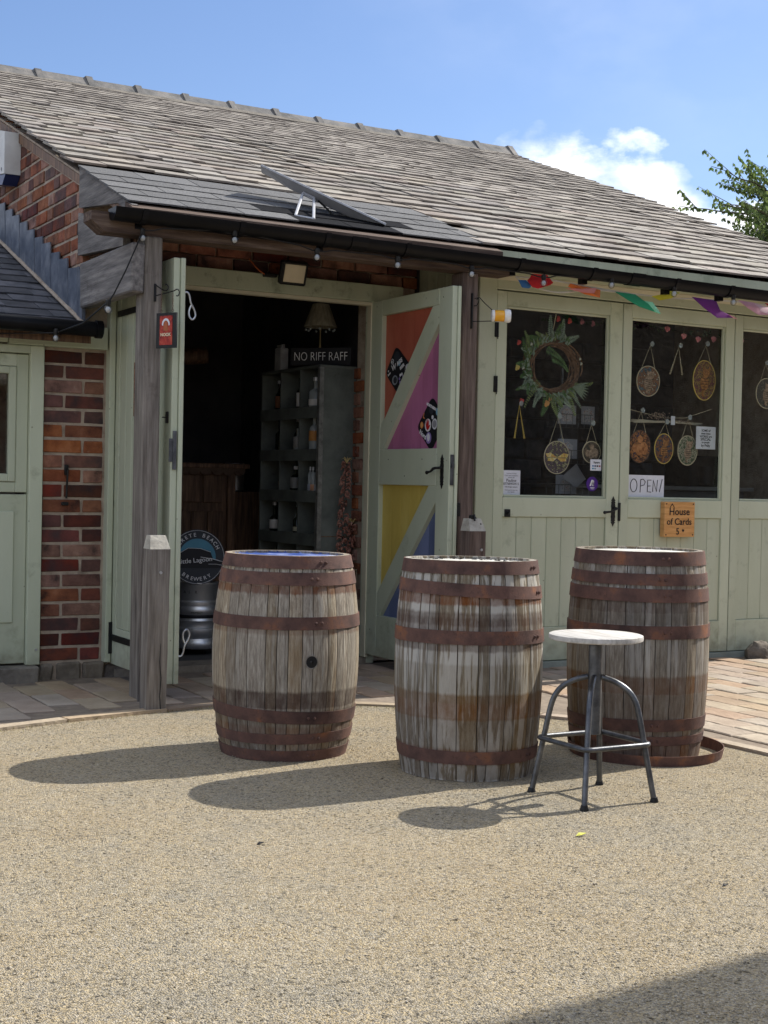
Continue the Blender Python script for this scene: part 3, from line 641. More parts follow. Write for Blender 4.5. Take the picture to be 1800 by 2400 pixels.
g = Geo(); g.box(2.66, 4.34, 7.76, 7.98, .0, .055); part('door_step', g, stone_m, barn)
# ---- soffit, fascia and gutter
g = Geo(); g.box(4.62, XE, 6.935, 6.96, 2.47, 2.545); part('fascia_board', g, green_old, barn)
g = Geo(); g.box(4.74, XE, 6.96, 7.26, 2.455, 2.475); part('soffit_board', g, green_old, barn)
def gut(x): return 2.470-.0095*(x-2.28)
g = Geo(); nseg = 10; xsg = [2.28, 8.4]; pr = []
for t in (1, .88): 
    for i in range(nseg+1):
        a = pi*i/nseg; pr.append((math.cos(a)*.06*t, -math.sin(a)*.064*t, t))
outr = pr[:nseg+1]; inr = pr[nseg+1:][::-1]; ring = outr+inr
g.add([(x, 6.82+p[0], gut(x)+.028+p[1]) for x in xsg for p in ring], [(i, (i+1) % len(ring), (i+1) % len(ring)+len(ring), i+len(ring)) for i in range(len(ring))], True)
g.add([(2.28, 6.82+p[0], gut(2.28)+.028+p[1]) for p in outr], [tuple(range(nseg+1))])
gutter = part('gutter', g, pvc, barn)
for x in (2.42, 2.95, 3.45, 3.95, 4.72, 5.25, 5.9, 6.35, 6.9):
    g = Geo(); rg = []
    for t in (.069, .061):
        rg.append([(6.82+math.cos(pi*i/8)*t, gut(x)+.03-math.sin(pi*i/8)*(t+.003)) for i in range(9)])
    g.prism(rg[0]+rg[1][::-1], 0, x, x+.03); g.box(x-.004, x+.034, 6.865, 6.91, gut(x)-.055, gut(x)-.005); part('gutter_bracket', g, pvc, gutter)
for x in (3.66, 5.6):
    g = Geo(); rg = []
    for t in (.067, .061):
        rg.append([(6.82+math.cos(pi*i/8)*t, gut(x)+.03-math.sin(pi*i/8)*(t+.003)) for i in range(9)])
    g.prism(rg[0]+rg[1][::-1], 0, x-.05, x+.05); part('gutter_joint', g, pvc, gutter)
# ---- shop front with three glazed doors
g = Geo(); g.cbox(4.757, 4.888, 7.245, 7.32, .0, 2.45, .004); part('shop_frame_post', g, green, barn)
g = Geo(); g.cbox(4.888, XE-.25, 7.245, 7.32, 2.368, 2.44, .004); part('shop_frame_head', g, green, barn)
g = Geo(); g.prism([(7.20, 2.448), (7.24, 2.425), (7.255, 2.425), (7.255, 2.46), (7.20, 2.46)], 0, 4.757, XE-.25); part('shop_drip_moulding', g, cream, barn)
g = Geo(); g.box(4.757, XE-.25, 7.215, 7.32, -.01, .045); part('shop_sill', g, mk('grey_green_sill', [(.2, .22, .19, 1), (.32, .35, .3, 1)], scale=5, rnd=0), barn)
def shop_door(x0, x1, gx0, gx1, handle=False):
    d = bpy.data.objects.new('shop_door', None); w = wl(barn); d.location = (x0-w[0], 7.25-w[1], .05-w[2]); link(d, barn); WL[d.name] = (x0, 7.25, .05)
    def p(n, g, m=green, **k): return part(n, g, m, d, **k)
    g = Geo(); g.cbox(x0, gx0-.015, 7.25, 7.30, .05, 2.36, .003); p('stile', g)
    g = Geo(); g.cbox(gx1+.015, x1, 7.25, 7.30, .05, 2.36, .003); p('stile', g)
    g = Geo(); g.cbox(gx0-.015, gx1+.015, 7.25, 7.30, 2.272, 2.36, .003); p('top_rail', g)
    g = Geo(); g.cbox(gx0-.015, gx1+.015, 7.25, 7.30, .962, 1.085, .003); p('lock_rail', g)
    g = Geo(); g.cbox(gx0-.015, gx1+.015, 7.25, 7.30, .05, .262, .003); p('bottom_rail', g)
    g = Geo()                                                     # glazing bead, mitred profile
    for a, b, c_, e in ((gx0-.015, gx0, 1.085, 2.272), (gx1, gx1+.015, 1.085, 2.272), (gx0, gx1, 2.257, 2.272), (gx0, gx1, 1.085, 1.10)):
        g.cbox(a, b, 7.262, 7.285, c_, e, .004)
    p('glazing_bead', g)
    g = Geo(); g.box(gx0-.004, gx1+.004, 7.288, 7.292, 1.094, 2.263); p('window_pane', g, glass)
    n = 7; w_ = (gx1+.015-gx0+.015)/n
    for k in range(n):
        a = gx0-.015+k*w_; g = Geo(); g.cbox(a+.001, a+w_-.001, 7.262, 7.278, .262, .962, .004); p('plank', g)
    return d
dA = shop_door(4.892, 5.879, 4.978, 5.762, True); dB = shop_door(5.886, 6.856, 5.972, 6.762); dC = shop_door(6.863, 7.84, 6.948, 7.738)
g = Geo(); g.box(7.85, XE-.25, 7.25, 7.31, 0, 2.37); part('shop_end_panel', g, green, barn)
for z0, z1 in ((2.07, 2.16), (1.73, 1.83), (.55, .64)):
    g = Geo(); g.cbox(4.872, 4.898, 7.235, 7.249, z0, z1, .003); g.tube([(4.89, 7.235, z0), (4.89, 7.235, z1)], .006); g.tube([(4.89, 7.235, z0-.012), (4.89, 7.235, z0)], .003); part('hinge', g, iron, dA)
def bolt_plate(x, y, z, parent, nx=0):
    g = Geo(); g.cbox(x-.022, x+.022, y-.006, y, z-.024, z+.024, .002); g.ball((x, y-.012, z), .011); g.tube([(x, y-.012, z), (x, y-.03, z+.012)], .004); part('bolt_plate', g, iron, parent)
bolt_plate(5.0, 7.25, .985, dA)
# fleur-de-lis lever handle
def fleur(cx, z0, z1, P, lever=1):
    """ornate plate in a local (u, z) frame; P maps (u, depth, z) to the world"""
    h = z1-z0; pts = []
    prof = [(0, 0), (.05, .004), (.10, .010), (.13, .017), (.16, .009), (.19, .016), (.25, .013), (.32, .017), (.40, .014), (.5, .016), (.6, .014), (.68, .017), (.75, .013), (.81, .016), (.84, .009), (.87, .017), (.90, .010), (.95, .004), (1, 0)]
    R_ = [(cx+w*h/.2, z0+f*h) for f, w in prof]; Lp = [(cx-w*h/.2, z0+f*h) for f, w in prof[1:-1]][::-1]
    poly = R_+Lp; n = len(poly)
    g = Geo(); g.add([P(u, 0, z) for u, z in poly]+[P(u, .006, z) for u, z in poly]); 
    g.f += [tuple(range(n)), tuple(range(n, 2*n))]+[(i, (i+1) % n, (i+1) % n+n, i+n) for i in range(n)]; g.sm += [False]*(n+2)
    zc = z0+.62*h; lv = [(cx, 0), (cx, .045), (cx+lever*.02, .05), (cx+lever*.05, .048), (cx+lever*.085, .045), (cx+lever*.1, .043)]
    g.tube([P(u, d, zc-(.012 if i > 2 else 0)-(.004*i)) for i, (u, d) in enumerate(lv)], [.008, .008, .009, .0065, .008, .009])
    c = P(cx+lever*.1, .043, zc-.03); g.ball(c, .011)
    return g
_fa = Geo.add
def add2(s, vs, fs=(), smooth=False): return _fa(s, vs, fs, smooth)
Geo.add = add2
part('door_handle', fleur(5.833, .905, 1.10, lambda u, d, z: (u, 7.25-d, z), -1), iron, dA)
g = Geo(); g.cbox(5.872, 5.889, 7.236, 7.25, .94, 1.06, .003); part('rim_lock', g, iron, dA)
# ---- bar doors, both swung out at right angles to the wall
dl = bpy.data.objects.new('bar_door', None); w = wl(barn); dl.location = (2.655-w[0], 7.77-w[1], .09); link(dl, barn, label='left bar door leaf swung open behind the porch post'); WL[dl.name] = (2.655, 7.77, .09)
X0, X1 = 2.628, 2.688
g = Geo(); g.cbox(X0, X1-.026, 6.862, 6.97, .09, 2.29, .003); part('stile', g, green, dl)
g = Geo(); g.cbox(X1-.024, X1, 6.850, 6.97, .09, 2.29, .003); part('edge_strip', g, green, dl)
g = Geo(); g.cbox(X0, X1, 7.68, 7.775, .09, 2.29, .003); part('stile', g, green, dl)
g = Geo(); g.cbox(X0, X1, 6.97, 7.68, .09, .30, .003); part('bottom_rail', g, green, dl)
g = Geo(); g.cbox(X0, X1, 6.97, 7.68, 2.17, 2.29, .003); part('top_rail', g, green, dl)
for k in range(7):
    a = 6.97+k*.1015; g = Geo(); g.cbox(X0+.004, X1-.01, a+.001, a+.1005, .30, 2.17, .0045); part('plank', g, green, dl)
g = Geo(); g.cbox(X0-.008, X0-.001, 7.25, 7.74, .225, .262, .002); g.box(2.606, X0-.001, 7.73, 7.745, .15, .33); g.tube([(X0-.008, 7.75, .17), (X0-.008, 7.75, .32)], .009); part('strap_hinge', g, iron, dl)
g = Geo(); g.cbox(X0-.006, X0-.001, 7.30, 7.72, 2.06, 2.095, .002); part('strap_hinge', g, iron, dl)
g = Geo(); g.cbox(X0+.008, X0+.028, 6.852, 6.8615, 1.20, 1.40, .001); g.cbox(X0-.012, X0+.008, 6.856, 6.862, 1.24, 1.36, .001); part('lock_strike', g, steel, dl)
g = Geo(); g.cbox(X0-.006, X0, 6.90, 6.935, 1.44, 1.50, .002); g.tube([(X0-.006, 6.915, 1.47), (X0-.03, 6.915, 1.47)], .003); part('key_cover', g, iron, dl)
# hooks: galvanised wire loops on the inner side
def loop_hook(y, z, s=1):
    P = [(X1, y, z), (X1+.02, y-.005, z+.004*s), (X1+.032, y-.006, z-.015*s), (X1+.04, y-.006, z-.05*s), (X1+.06, y-.006, z-.085*s), (X1+.066, y-.006, z-.115*s), (X1+.05, y-.006, z-.135*s), (X1+.032, y-.006, z-.12*s), (X1+.03, y-.006, z-.09*s), (X1+.042, y-.004, z-.062*s)]
    g = Geo(); g.stube(P, .005, 8); part('wire_hook', g, galv, dl)
loop_hook(6.88, 2.115, 1); loop_hook(6.88, .235, -1)
dr = bpy.data.objects.new('bar_door', None); dr.location = (4.31-w[0], 7.76-w[1], .08); link(dr, barn, label='right bar door leaf swung open with rust, mauve, yellow and blue panels'); WL[dr.name] = (4.31, 7.76, .08)
X0, X1 = 4.283, 4.338
def dp(n, g, m=green, **k): return part(n, g, m, dr, **k)
g = Geo(); g.cbox(X0, X1-.022, 6.80, 6.942, .08, 2.285, .003); dp('stile', g)
g = Geo(); g.cbox(X1-.02, X1, 6.792, 6.942, .08, 2.285, .003); dp('edge_strip', g)
g = Geo(); g.cbox(X0, X1, 7.612, 7.755, .08, 2.285, .003); dp('stile', g)
g = Geo(); g.cbox(X0, X1, 6.942, 7.612, 2.19, 2.285, .003); dp('top_rail', g)
g = Geo(); g.cbox(X0, X1, 6.942, 7.612, 1.145, 1.362, .003); dp('lock_rail', g)
g = Geo(); g.cbox(X0, X1, 6.942, 7.612, .08, .335, .003); dp('bottom_rail', g)
g = Geo(); g.prism([(7.612, 1.362), (7.612, 1.489), (7.015, 2.19), (6.942, 2.19), (6.942, 2.09), (7.57, 1.362)], 0, X0+.002, X0+.034); dp('diagonal_brace', g)
g = Geo(); g.prism([(7.612, .335), (7.612, .47), (7.023, 1.145), (6.942, 1.145), (6.942, 1.05), (7.575, .335)], 0, X0+.002, X0+.034); dp('diagonal_brace', g)
def panel(z0, z1, ya, za, yb, zb, mu, ml):
    n = 6; wd = .67/n; ln = lambda y: za+(zb-za)*(y-ya)/(yb-ya)
    for k in range(n):
        a, b = 6.942+k*wd+.001, 6.942+(k+1)*wd-.001; la, lb = min(z1, max(z0, ln(a))), min(z1, max(z0, ln(b)))
        for m_, pl in ((mu, [(a, la), (b, lb), (b, z1), (a, z1)]), (ml, [(a, z0), (b, z0), (b, lb), (a, la)])):
            if max(p[1] for p in pl)-min(p[1] for p in pl) < .02: continue
            g = Geo(); g.prism(pl, 0, X0+.03, X0+.045); part('panel_board', g, m_, dr)
            # bead groove along the board
            g = Geo()
panel(1.362, 2.19, 7.6, 1.41, 6.97, 2.16, p_orange, p_pink)
panel(.335, 1.145, 7.6, .39, 6.97, 1.11, p_yellow, p_blue)
dp('door_handle', fleur(-6.872, 1.13, 1.325, lambda u, d, z: (X0-d, -u, z), -1), iron)
g = Geo(); g.cbox(X0+.006, X0+.028, 6.793, 6.7995, 1.15, 1.325, .001); g.box(X0+.01, X0+.024, 6.782, 6.793, 1.25, 1.275); dp('lock_plate', g, steel)
g = Geo(); [g.tube([(X0-.001, y, z), (X0+.002, y, z)], .004, 6) for y, z in ((7.68, 2.25), (7.5, 1.30), (7.1, 1.30), (7.69, .24), (6.9, 2.23), (7.3, 1.2))]; dp('screw_head', g, iron)
g = Geo(); g.cbox(4.40, 4.445, 7.02, 7.03, 1.40, 1.46, .003); 
# ---- dark interior of the bar and of the shop
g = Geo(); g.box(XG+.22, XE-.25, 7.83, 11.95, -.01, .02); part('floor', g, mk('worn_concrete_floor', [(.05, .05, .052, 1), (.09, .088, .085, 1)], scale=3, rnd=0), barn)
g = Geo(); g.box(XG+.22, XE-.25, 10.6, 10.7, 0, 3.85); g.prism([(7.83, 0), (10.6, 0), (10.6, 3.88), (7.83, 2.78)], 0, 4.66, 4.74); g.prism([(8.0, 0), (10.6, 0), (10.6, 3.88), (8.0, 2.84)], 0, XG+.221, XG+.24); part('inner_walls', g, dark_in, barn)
# shop: dark stone rear wall seen through glass
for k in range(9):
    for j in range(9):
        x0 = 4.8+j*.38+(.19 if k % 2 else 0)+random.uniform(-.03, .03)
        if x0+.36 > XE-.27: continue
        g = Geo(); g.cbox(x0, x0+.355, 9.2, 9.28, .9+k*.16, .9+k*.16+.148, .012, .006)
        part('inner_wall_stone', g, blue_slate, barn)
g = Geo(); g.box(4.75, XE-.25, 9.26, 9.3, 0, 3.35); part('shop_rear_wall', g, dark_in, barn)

# ============================================================ LOW OUTBUILDING on the left
out_b = thing('outbuilding', (1.6, 7.8, 0), 'low outbuilding with dark slate roof and green stable door left of the brick pillar', 'outbuilding')
def op(n, g, m=green, par=None, **k): return part(n, g, m, par or out_b, **k)
def zo(y): return 2.13+.385*(y-7.98)
g = Geo(); g.prism([(7.62, zo(7.62)-.05), (9.9, zo(9.9)-.05), (12.2, zo(9.9)-.9), (12.2, zo(9.9)-1.0), (9.9, zo(9.9)-.12), (7.62, zo(7.62)-.1)], 0, .3, XG-.002); oroof = op('roof', g, dark_wood)
g = Geo(); g.box(.3, XG-.01, 12.0, 12.2, 0, 1.9); g.box(.3, .5, 7.9, 12.0, 0, 1.95); g.box(.5, 2.4, 9.0, 9.1, 0, 2.3); op('outbuilding_walls', g, mortar)
random.seed(21); RO = math.atan(.385); s0 = 0; r = 0
osl = {}
while s0 < 2.4:
    x = .5-(.12 if r % 2 else 0)
    while x < XG-.005:
        wd = random.choice((.2, .24, .28)); x1 = min(x+wd, XG-.004)
        if x1-x > .03:
            y = 7.56+s0*math.cos(RO); key = (round(x1-x, 2), random.randrange(3))
            if key not in osl: osl[key] = slate_geo(key[0]-.004, .23, .009, .003).mesh('roof_slate', blue_slate)
            o = inst('roof_slate', osl[key], oroof, (x, y, zo(y)-.035+random.uniform(0, .003)), off=True); o.rotation_euler = (RO-.05+random.uniform(-.01, .01), random.uniform(-.008, .008), random.uniform(-.015, .015))
        x += wd
    s0 += .155; r += 1
# stepped lead flashing up the gable
for k in range(11):
    y0 = 7.80+k*.178; y1 = y0+.185
    g = Geo(); zt = zo(y1)+.225+random.uniform(-.01, .01); x = XG-.016-(.003 if k % 2 else 0)
    g.prism([(y0, zo(y0)-.02), (y1+.02, zo(y1)-.01), (y1+.035, zt), (y0+.03, zt-.015)], 0, x-.008, x); op('lead_flashing', g, lead)
g = Geo(); g.prism([(7.70, zo(7.7)-.02), (7.80, zo(7.8)-.02), (7.80, 2.34), (7.72, 2.29)], 0, XG-.03, XG-.01); op('lead_flashing', g, lead)
g = Geo(); g.tube([(XG-.03, 7.6, zo(7.6)-.005), (XG-.03, 9.7, zo(9.7)-.005)], .012, 6); op('valley_mortar', g, mortar)
# gutter, fascia
g = Geo(); g.tube([(.4, 7.55, 1.985), (2.47, 7.55, 1.965)], .042, 12); g.tube([(2.44, 7.55, 1.966), (2.475, 7.55, 1.966)], .05, 12); g.box(2.2, 2.26, 7.56, 7.72, 1.925, 1.955); op('gutter', g, pvc)
g = Geo(); g.cbox(2.02, 2.578, 7.745, 7.80, 1.875, 2.0, .003); op('fascia_board', g)
g = Geo(); g.cbox(.6, 2.013, 7.745, 7.80, 1.883, 1.99, .003); g.box(.6, 2.013, 7.73, 7.80, 1.915, 1.925); op('fascia_board', g, green_old)
g = Geo(); g.cbox(2.146, 2.222, 7.765, 7.86, .10, 1.873, .003); op('door_jamb', g)
g = Geo(); g.cbox(.9, 2.146, 7.765, 7.86, 1.83, 1.873, .003); op('door_head', g)
od = bpy.data.objects.new('stable_door', None); od.location = (1.9-1.6, 7.8-7.8, .1); link(od, out_b, label='green stable door in two leaves with a small window'); WL[od.name] = (1.9, 7.8, .1)
def sp(n, g, m=green): return part(n, g, m, od)
g = Geo(); g.cbox(2.078, 2.144, 7.80, 7.85, 1.06, 1.825, .003); sp('stile', g); g = Geo(); g.cbox(1.3, 2.078, 7.80, 7.85, 1.757, 1.825, .003); sp('top_rail', g)
g = Geo(); g.cbox(1.3, 2.078, 7.80, 7.85, 1.06, 1.115, .003); sp('bottom_rail', g)
g = Geo()
for a, b, c_, e in ((2.036, 2.076, 1.118, 1.755), (1.4, 2.036, 1.715, 1.755), (1.4, 2.036, 1.118, 1.162)): g.cbox(a, b, 7.793, 7.83, c_, e, .004)
sp('glazing_bead', g); g = Geo(); g.box(1.4, 2.036, 7.826, 7.83, 1.16, 1.716); sp('window_pane', g, glass)
g = Geo(); g.cbox(1.3, 2.144, 7.80, 7.85, .108, 1.048, .003); sp('lower_leaf', g)
for a, b, c_, e in ((1.3, 2.074, .335, .955),):
    g = Geo(); g.cbox(a, b, 7.79, 7.801, c_, e, .006); sp('raised_panel', g)
g = Geo(); g.tube([(2.2, 7.76, .185), (2.2, 7.768, .185)], .008, 8); op('round_screw', g, galv)
g = Geo(); g.cbox(.9, 2.205, 7.70, 7.88, -.01, .098, .01, .004); op('door_step', g, stone_m)
g = Geo(); g.box(.4, 1.25, 7.82, 7.9, 0, 1.9); op('front_wall', g, brick_d)
# iron hasp bar hanging on the pillar
g = Geo(); g.cbox(2.35, 2.372, 7.775, 7.79, 1.16, 1.22, .003); g.tube([(2.362, 7.775, 1.2), (2.362, 7.76, 1.19), (2.36, 7.762, 1.12), (2.358, 7.765, 1.03)], .006); g.cbox(2.335, 2.375, 7.775, 7.79, .99, 1.01, .003)
solo('door_hook', g, iron, 'black iron hook and staple fixed to the face of the brick pillar', 'hook')
# alarm box on the gable
g = Geo()
prof = [(9.13, 3.09), (9.62, 3.16), (9.62, 3.47), (9.5, 3.45), (9.13, 3.36)]
g.prism(prof, 0, 2.33, 2.435); ab = thing('alarm_box', (2.43, 9.35, 3.09), 'white alarm box with blue base high on the brick gable wall', 'alarm')
part('cover', g, white_plastic, ab); g = Geo(); g.prism([(9.12, 3.085), (9.63, 3.155), (9.5, 3.08), (9.2, 3.03)], 0, 2.335, 2.43); part('base', g, blue_plastic, ab); g = Geo(); g.disc((2.33, 9.2, 3.13), .012, (-1, 0, 0)); part('screw', g, steel, ab)

# ============================================================ BARRELS
random.seed(3)
def barrel(loc, H, R, Re, hoops, mat, label, rz, head_mat, bung=None, tilt=(0, 0), rivet_ang=-1.2, chime_mat=None):
    root = thing('oak_barrel', loc, label, 'barrel', None, rz); root.rotation_euler = (tilt[0], tilt[1], rz)
    def rad(z): return Re+(R-Re)*max(0, 1-((z/H-.5)*2)**2)**.92
    ang = 0; k = 0; mc = {}
    tot = 0; ws = []
    while tot < 2*pi-.12:
        w = random.choice((.15, .19, .23, .27)); ws.append(w); tot += w
    sc_ = 2*pi/sum(ws)
    for w in ws:
        w2 = w*sc_; hole = bung and abs(((ang+w2/2-bung[0]+pi) % (2*pi))-pi) < w2/2
        key = (round(w, 2), hole)
        if key not in mc or hole:
            g = Geo(); nz = 14; gap = .0016
            zs = [H*i/nz for i in range(nz+1)]
            for z in zs:
                for f in (-.5, -.18, .18, .5):
                    ro = rad(z)-.0015*(abs(f) > .4); g.v.append((ro*math.cos(f*w2)-(gap*math.sin(f*w2)*-.0), ro*math.sin(f*w2)-gap*(1 if f > .4 else -1 if f < -.4 else 0), z))
                for f in (-.5, .5): ri = rad(z)-.024; g.v.append((ri*math.cos(f*w2), ri*math.sin(f*w2)-gap*(1 if f > 0 else -1), z))
            m = 6; order = [0, 1, 2, 3, 5, 4]
            for i in range(nz):
                for q in range(6):
                    a, b = order[q], order[(q+1) % 6]; g.f.append((i*m+a, i*m+b, (i+1)*m+b, (i+1)*m+a)); g.sm.append(q < 3)
            g.f.append(tuple(order[::-1])); g.f.append(tuple(nz*m+o for o in order)); g.sm += [False, False]
            me = g.mesh('stave', mat)
            if not hole: mc[key] = me
        else: me = mc[key]
        o = bpy.data.objects.new('stave', me); o.rotation_euler = (0, 0, ang+w2/2); link(o, root); ang += w2
    # hoops
    for (z0, z1, tx, off) in hoops:
        g = Geo(); n = 48
        for j in range(n):
            a = 2*pi*j/n; dz = tx*math.cos(a-off)
            for z, t in ((z0, 0), (z0, .004), (z1, .004), (z1, 0)):
                zz = z+dz; rr_ = rad(min(max(zz, 0), H))+t+.0005; g.v.append((rr_*math.cos(a), rr_*math.sin(a), zz))
        for j in range(n):
            for q in range(4): a0, b0 = j*4+q, j*4+(q+1) % 4; a1, b1 = ((j+1) % n)*4+q, ((j+1) % n)*4+(q+1) % 4; g.f.append((a0, a1, b1, b0)); g.sm.append(q == 1)
        h = part('hoop', g, rust_m, root, local=True)
        g = Geo(); am = rivet_ang+random.uniform(-.1, .1)
        for da in (-.045, .045):
            a = am+da; zz = (z0+z1)/2+tx*math.cos(a-off); rr_ = rad(min(max(zz, 0), H))+.004; g.ball((rr_*math.cos(a), rr_*math.sin(a), zz), .0075, 6, 4)
        part('rivet', g, rust_m, h, local=True)
    # chime bevel & head boards
    ri = rad(H)-.026; zt = H-.011; n = 6; bw = 2*ri/n
    for i in range(n):
        y0 = -ri+i*bw+.001; y1 = y0+bw-.002; P_ = []
        ys_ = [y0+(y1-y0)*q/4 for q in range(5)]
        rt_ = [(math.sqrt(max(0, ri*ri-y*y)), y) for y in ys_]; pl = rt_+[(-x, y) for x, y in rt_[::-1]]
        g = Geo(); g.prism(pl, 2, zt-.02, zt+random.uniform(-.0006, .0006)); part('head_board', g, head_mat, root, local=True)
    g = Geo(); g.lathe([(ri+.0035, zt-.01), (ri+.0035, H-.003)], 48); g.f = g.f[:-2]; g.sm = g.sm[:-2]; part('chime_lining', g, head_mat, root, local=True)
    if bung:
        a, zb = bung; r_ = rad(zb); g = Geo()
        c = Vector((r_*math.cos(a), r_*math.sin(a), zb)); nrm = Vector((math.cos(a), math.sin(a), 0)); u = Vector((-math.sin(a), math.cos(a), 0))
        n = 20; ro_, ri_ = .030, .0245; vs = []
        for rr_, d in ((ro_, -.002), (ro_-.001, .0025), (ri_, .002), (ri_, -.003)):
            vs += [c+(u*math.cos(2*pi*j/n)+Vector((0, 0, 1))*math.sin(2*pi*j/n))*rr_+nrm*d for j in range(n)]
        g.add(vs, [(i*n+j, i*n+(j+1) % n, (i+1)*n+(j+1) % n, (i+1)*n+j) for i in range(3) for j in range(n)])
        br = part('bung_rim', g, mat, root, local=True)
        g = Geo(); g.add([c+(u*math.cos(2*pi*j/n)+Vector((0, 0, 1))*math.sin(2*pi*j/n))*ri_*1.02+nrm*.0012 for j in range(n)], [tuple(range(n))]); g.ball(tuple(c+nrm*-.002), .009, 6, 4)
        part('bung_hole', g, iron, root, local=True)
    return root
RB = (.13, .045, .018, 1); RO_ = (.13, .06, .024, 1); RD = (.06, .03, .02, 1)
m1 = barrel_mat('oak_staves_pale', .86, [(.685, .73, RB, 1.0), (.215, .295, RD, .95), (.0, .22, (.09, .055, .03, 1), .7), (.09, .15, RB, .5), (.52, .548, RB, .5)], .12, 1.3)
m2 = barrel_mat('oak_staves_peeling', .855, [(.0, .25, (.10, .065, .035, 1), .6), (.68, .735, RB, .95), (.50, .66, RD, .75), (.60, .64, RD, .6), (.235, .345, RO_, .9), (.06, .13, RB, .6), (.30, .46, (.13, .10, .055, 1), .4)], 1.15, .86)
m3 = barrel_mat('oak_staves_mixed', .89, [(.63, .70, RD, .8), (.58, .64, (.08, .06, .045, 1), .7), (.29, .375, RO_, 1.0), (.0, .30, (.11, .065, .035, 1), .8), (.0, .12, RB, .6)], .5, 1.02)
head_blue = mk('blue_painted_head', [(.02, .05, .22, 1), (.05, .1, .34, 1), (.6, .65, .78, 1)], scale=9, rough=.35, bump=.1, rnd=0)
head_white = mk('flaking_white_head', [(.2, .19, .16, 1), (.55, .53, .48, 1), (.62, .6, .55, 1)], scale=5, rough=.7, bump=.3, rnd=.05, dirt=((.03, .03, .03, 1), 4, .6, .9))
b1 = barrel((2.622, 5.445, 0), .845, .314, .264, [(.793, .845, .0, 0), (.728, .781, .003, 1), (.548, .60, .003, .6), (.163, .215, .012, 2.2), (.075, .118, .003, 0), (.0, .046, 0, 0)], m1, 'left barrel of three, pale staves with a bung hole and blue painted top', .3, head_blue, bung=(math.radians(-96)-.3, .415), rivet_ang=-1.85, tilt=(0, .006))
b2 = barrel((3.128, 4.785, 0), .855, .301, .267, [(.803, .855, 0, 0), (.715, .765, .012, 1.6), (.53, .583, .003, 3.0), (.07, .12, .002, 0)], m2, 'middle barrel of three, dark staves with peeling white streaks beside the stool', 1.1, head_white, rivet_ang=-1.9-.25, tilt=(.0, .012))
b3 = barrel((4.008, 4.79, 0), .89, .305, .272, [(.832, .89, 0, 0), (.752, .80, .002, 0), (.68, .735, .003, 1), (.525, .58, .003, 2), (.135, .185, .006, 2.5), (.08, .118, .004, 1)], m3, 'right barrel of three, taller, standing inside a loose rusty hoop', 2.0, head_white, rivet_ang=-3.9)
# flaked-off paint edge on the middle barrel's head: dark debris ring
g = Geo()
for k in range(70):
    a = random.uniform(-.2, 1.9); r_ = random.uniform(.17, .255); c = (3.122+r_*math.cos(a), 4.775+r_*math.sin(a), .838+random.uniform(0, .006)); s_ = random.uniform(.006, .018)
    pts = [(c[0]+s_*math.cos(t)*random.uniform(.5, 1), c[1]+s_*math.sin(t)*random.uniform(.5, 1), c[2]+random.uniform(-.002, .006)) for t in (0, 1.5, 3, 4.5)]
    g.add(pts, [(0, 1, 2, 3)])
solo('charred_flakes', g, iron, 'black charred flakes lying on the head of the middle barrel', 'flakes')
# loose hoop on the ground round barrel 3
g = Geo(); n = 64; R0 = .325
for j in range(n):
    a = 2*pi*j/n
    for r_, z in ((R0-.002, .004), (R0+.002, .004), (R0+.012, .052), (R0+.008, .052)): g.v.append((4.035+r_*math.cos(a), 4.755+r_*math.sin(a), z+.004*math.sin(a)))
for j in range(n):
    for q in range(4): g.f.append((j*4+q, ((j+1) % n)*4+q, ((j+1) % n)*4+(q+1) % 4, j*4+(q+1) % 4)); g.sm.append(False)
solo('barrel_hoop', g, rust_m, 'loose rusty iron hoop lying on the gravel around the foot of the right barrel', 'hoop', origin=(4.035, 4.755, 0))

# ============================================================ STOOL
sx_, sy_ = 3.272, 4.147
st = thing('bar_stool', (sx_, sy_, 0), 'steel tube stool with round whitewashed wooden seat in front of the barrels', 'stool')
seat_m = mk('whitewashed_seat_wood', [(.3, .28, .25, 1), (.46, .44, .41, 1), (.58, .56, .53, 1)], scale=5, stretch=(14, 1.2, 5), rough=.75, bump=.4, bscale=14, rnd=0)
g = Geo(); g.lathe([(0, .588), (.168, .588), (.1735, .591), (.175, .599), (.1735, .608), (.169, .610), (0, .610)], 40, (sx_, sy_, 0), True); part('seat', g, seat_m, st)
g = Geo(); g.box(sx_-.055, sx_+.055, sy_-.02, sy_+.02, .579, .588); g.lathe([(.012, .5), (.012, .58)], 12, (sx_, sy_, 0)); part('seat_plate', g, steel, st)
g = Geo(); g.lathe([(.0235, .238), (.0255, .24), (.0255, .57), (.021, .575)], 20, (sx_, sy_, 0)); part('column', g, steel, st)
for dx, dy in ((-1, -1), (-1, 1), (1, -1), (1, 1)):
    P_ = []
    key = [(.018, .452), (.055, .435), (.088, .405), (.107, .365), (.118, .31), (.130, .225), (.146, .11), (.160, .012)]
    for i in range(len(key)-1):
        p0 = key[max(i-1, 0)]; p1 = key[i]; p2 = key[i+1]; p3 = key[min(i+2, len(key)-1)]
        for t in (0, .33, .66):
            f = lambda a: .5*((2*p1[a])+(-p0[a]+p2[a])*t+(2*p0[a]-5*p1[a]+4*p2[a]-p3[a])*t*t+(-p0[a]+3*p1[a]-3*p2[a]+p3[a])*t**3)
            P_.append((f(0), f(1)))
    P_.append(key[-1])
    g = Geo(); g.tube([(sx_+dx*d, sy_+dy*d, z) for d, z in P_], .0108, 10); l = part('leg', g, steel, st)
    g = Geo(); g.lathe([(.0155, .0), (.0165, .006), (.013, .016), (.0125, .02)], 12, (sx_+dx*.161, sy_+dy*.161, 0)); part('foot_cap', g, iron, l)
g = Geo(); rc = .028; h_ = .150; P_ = []
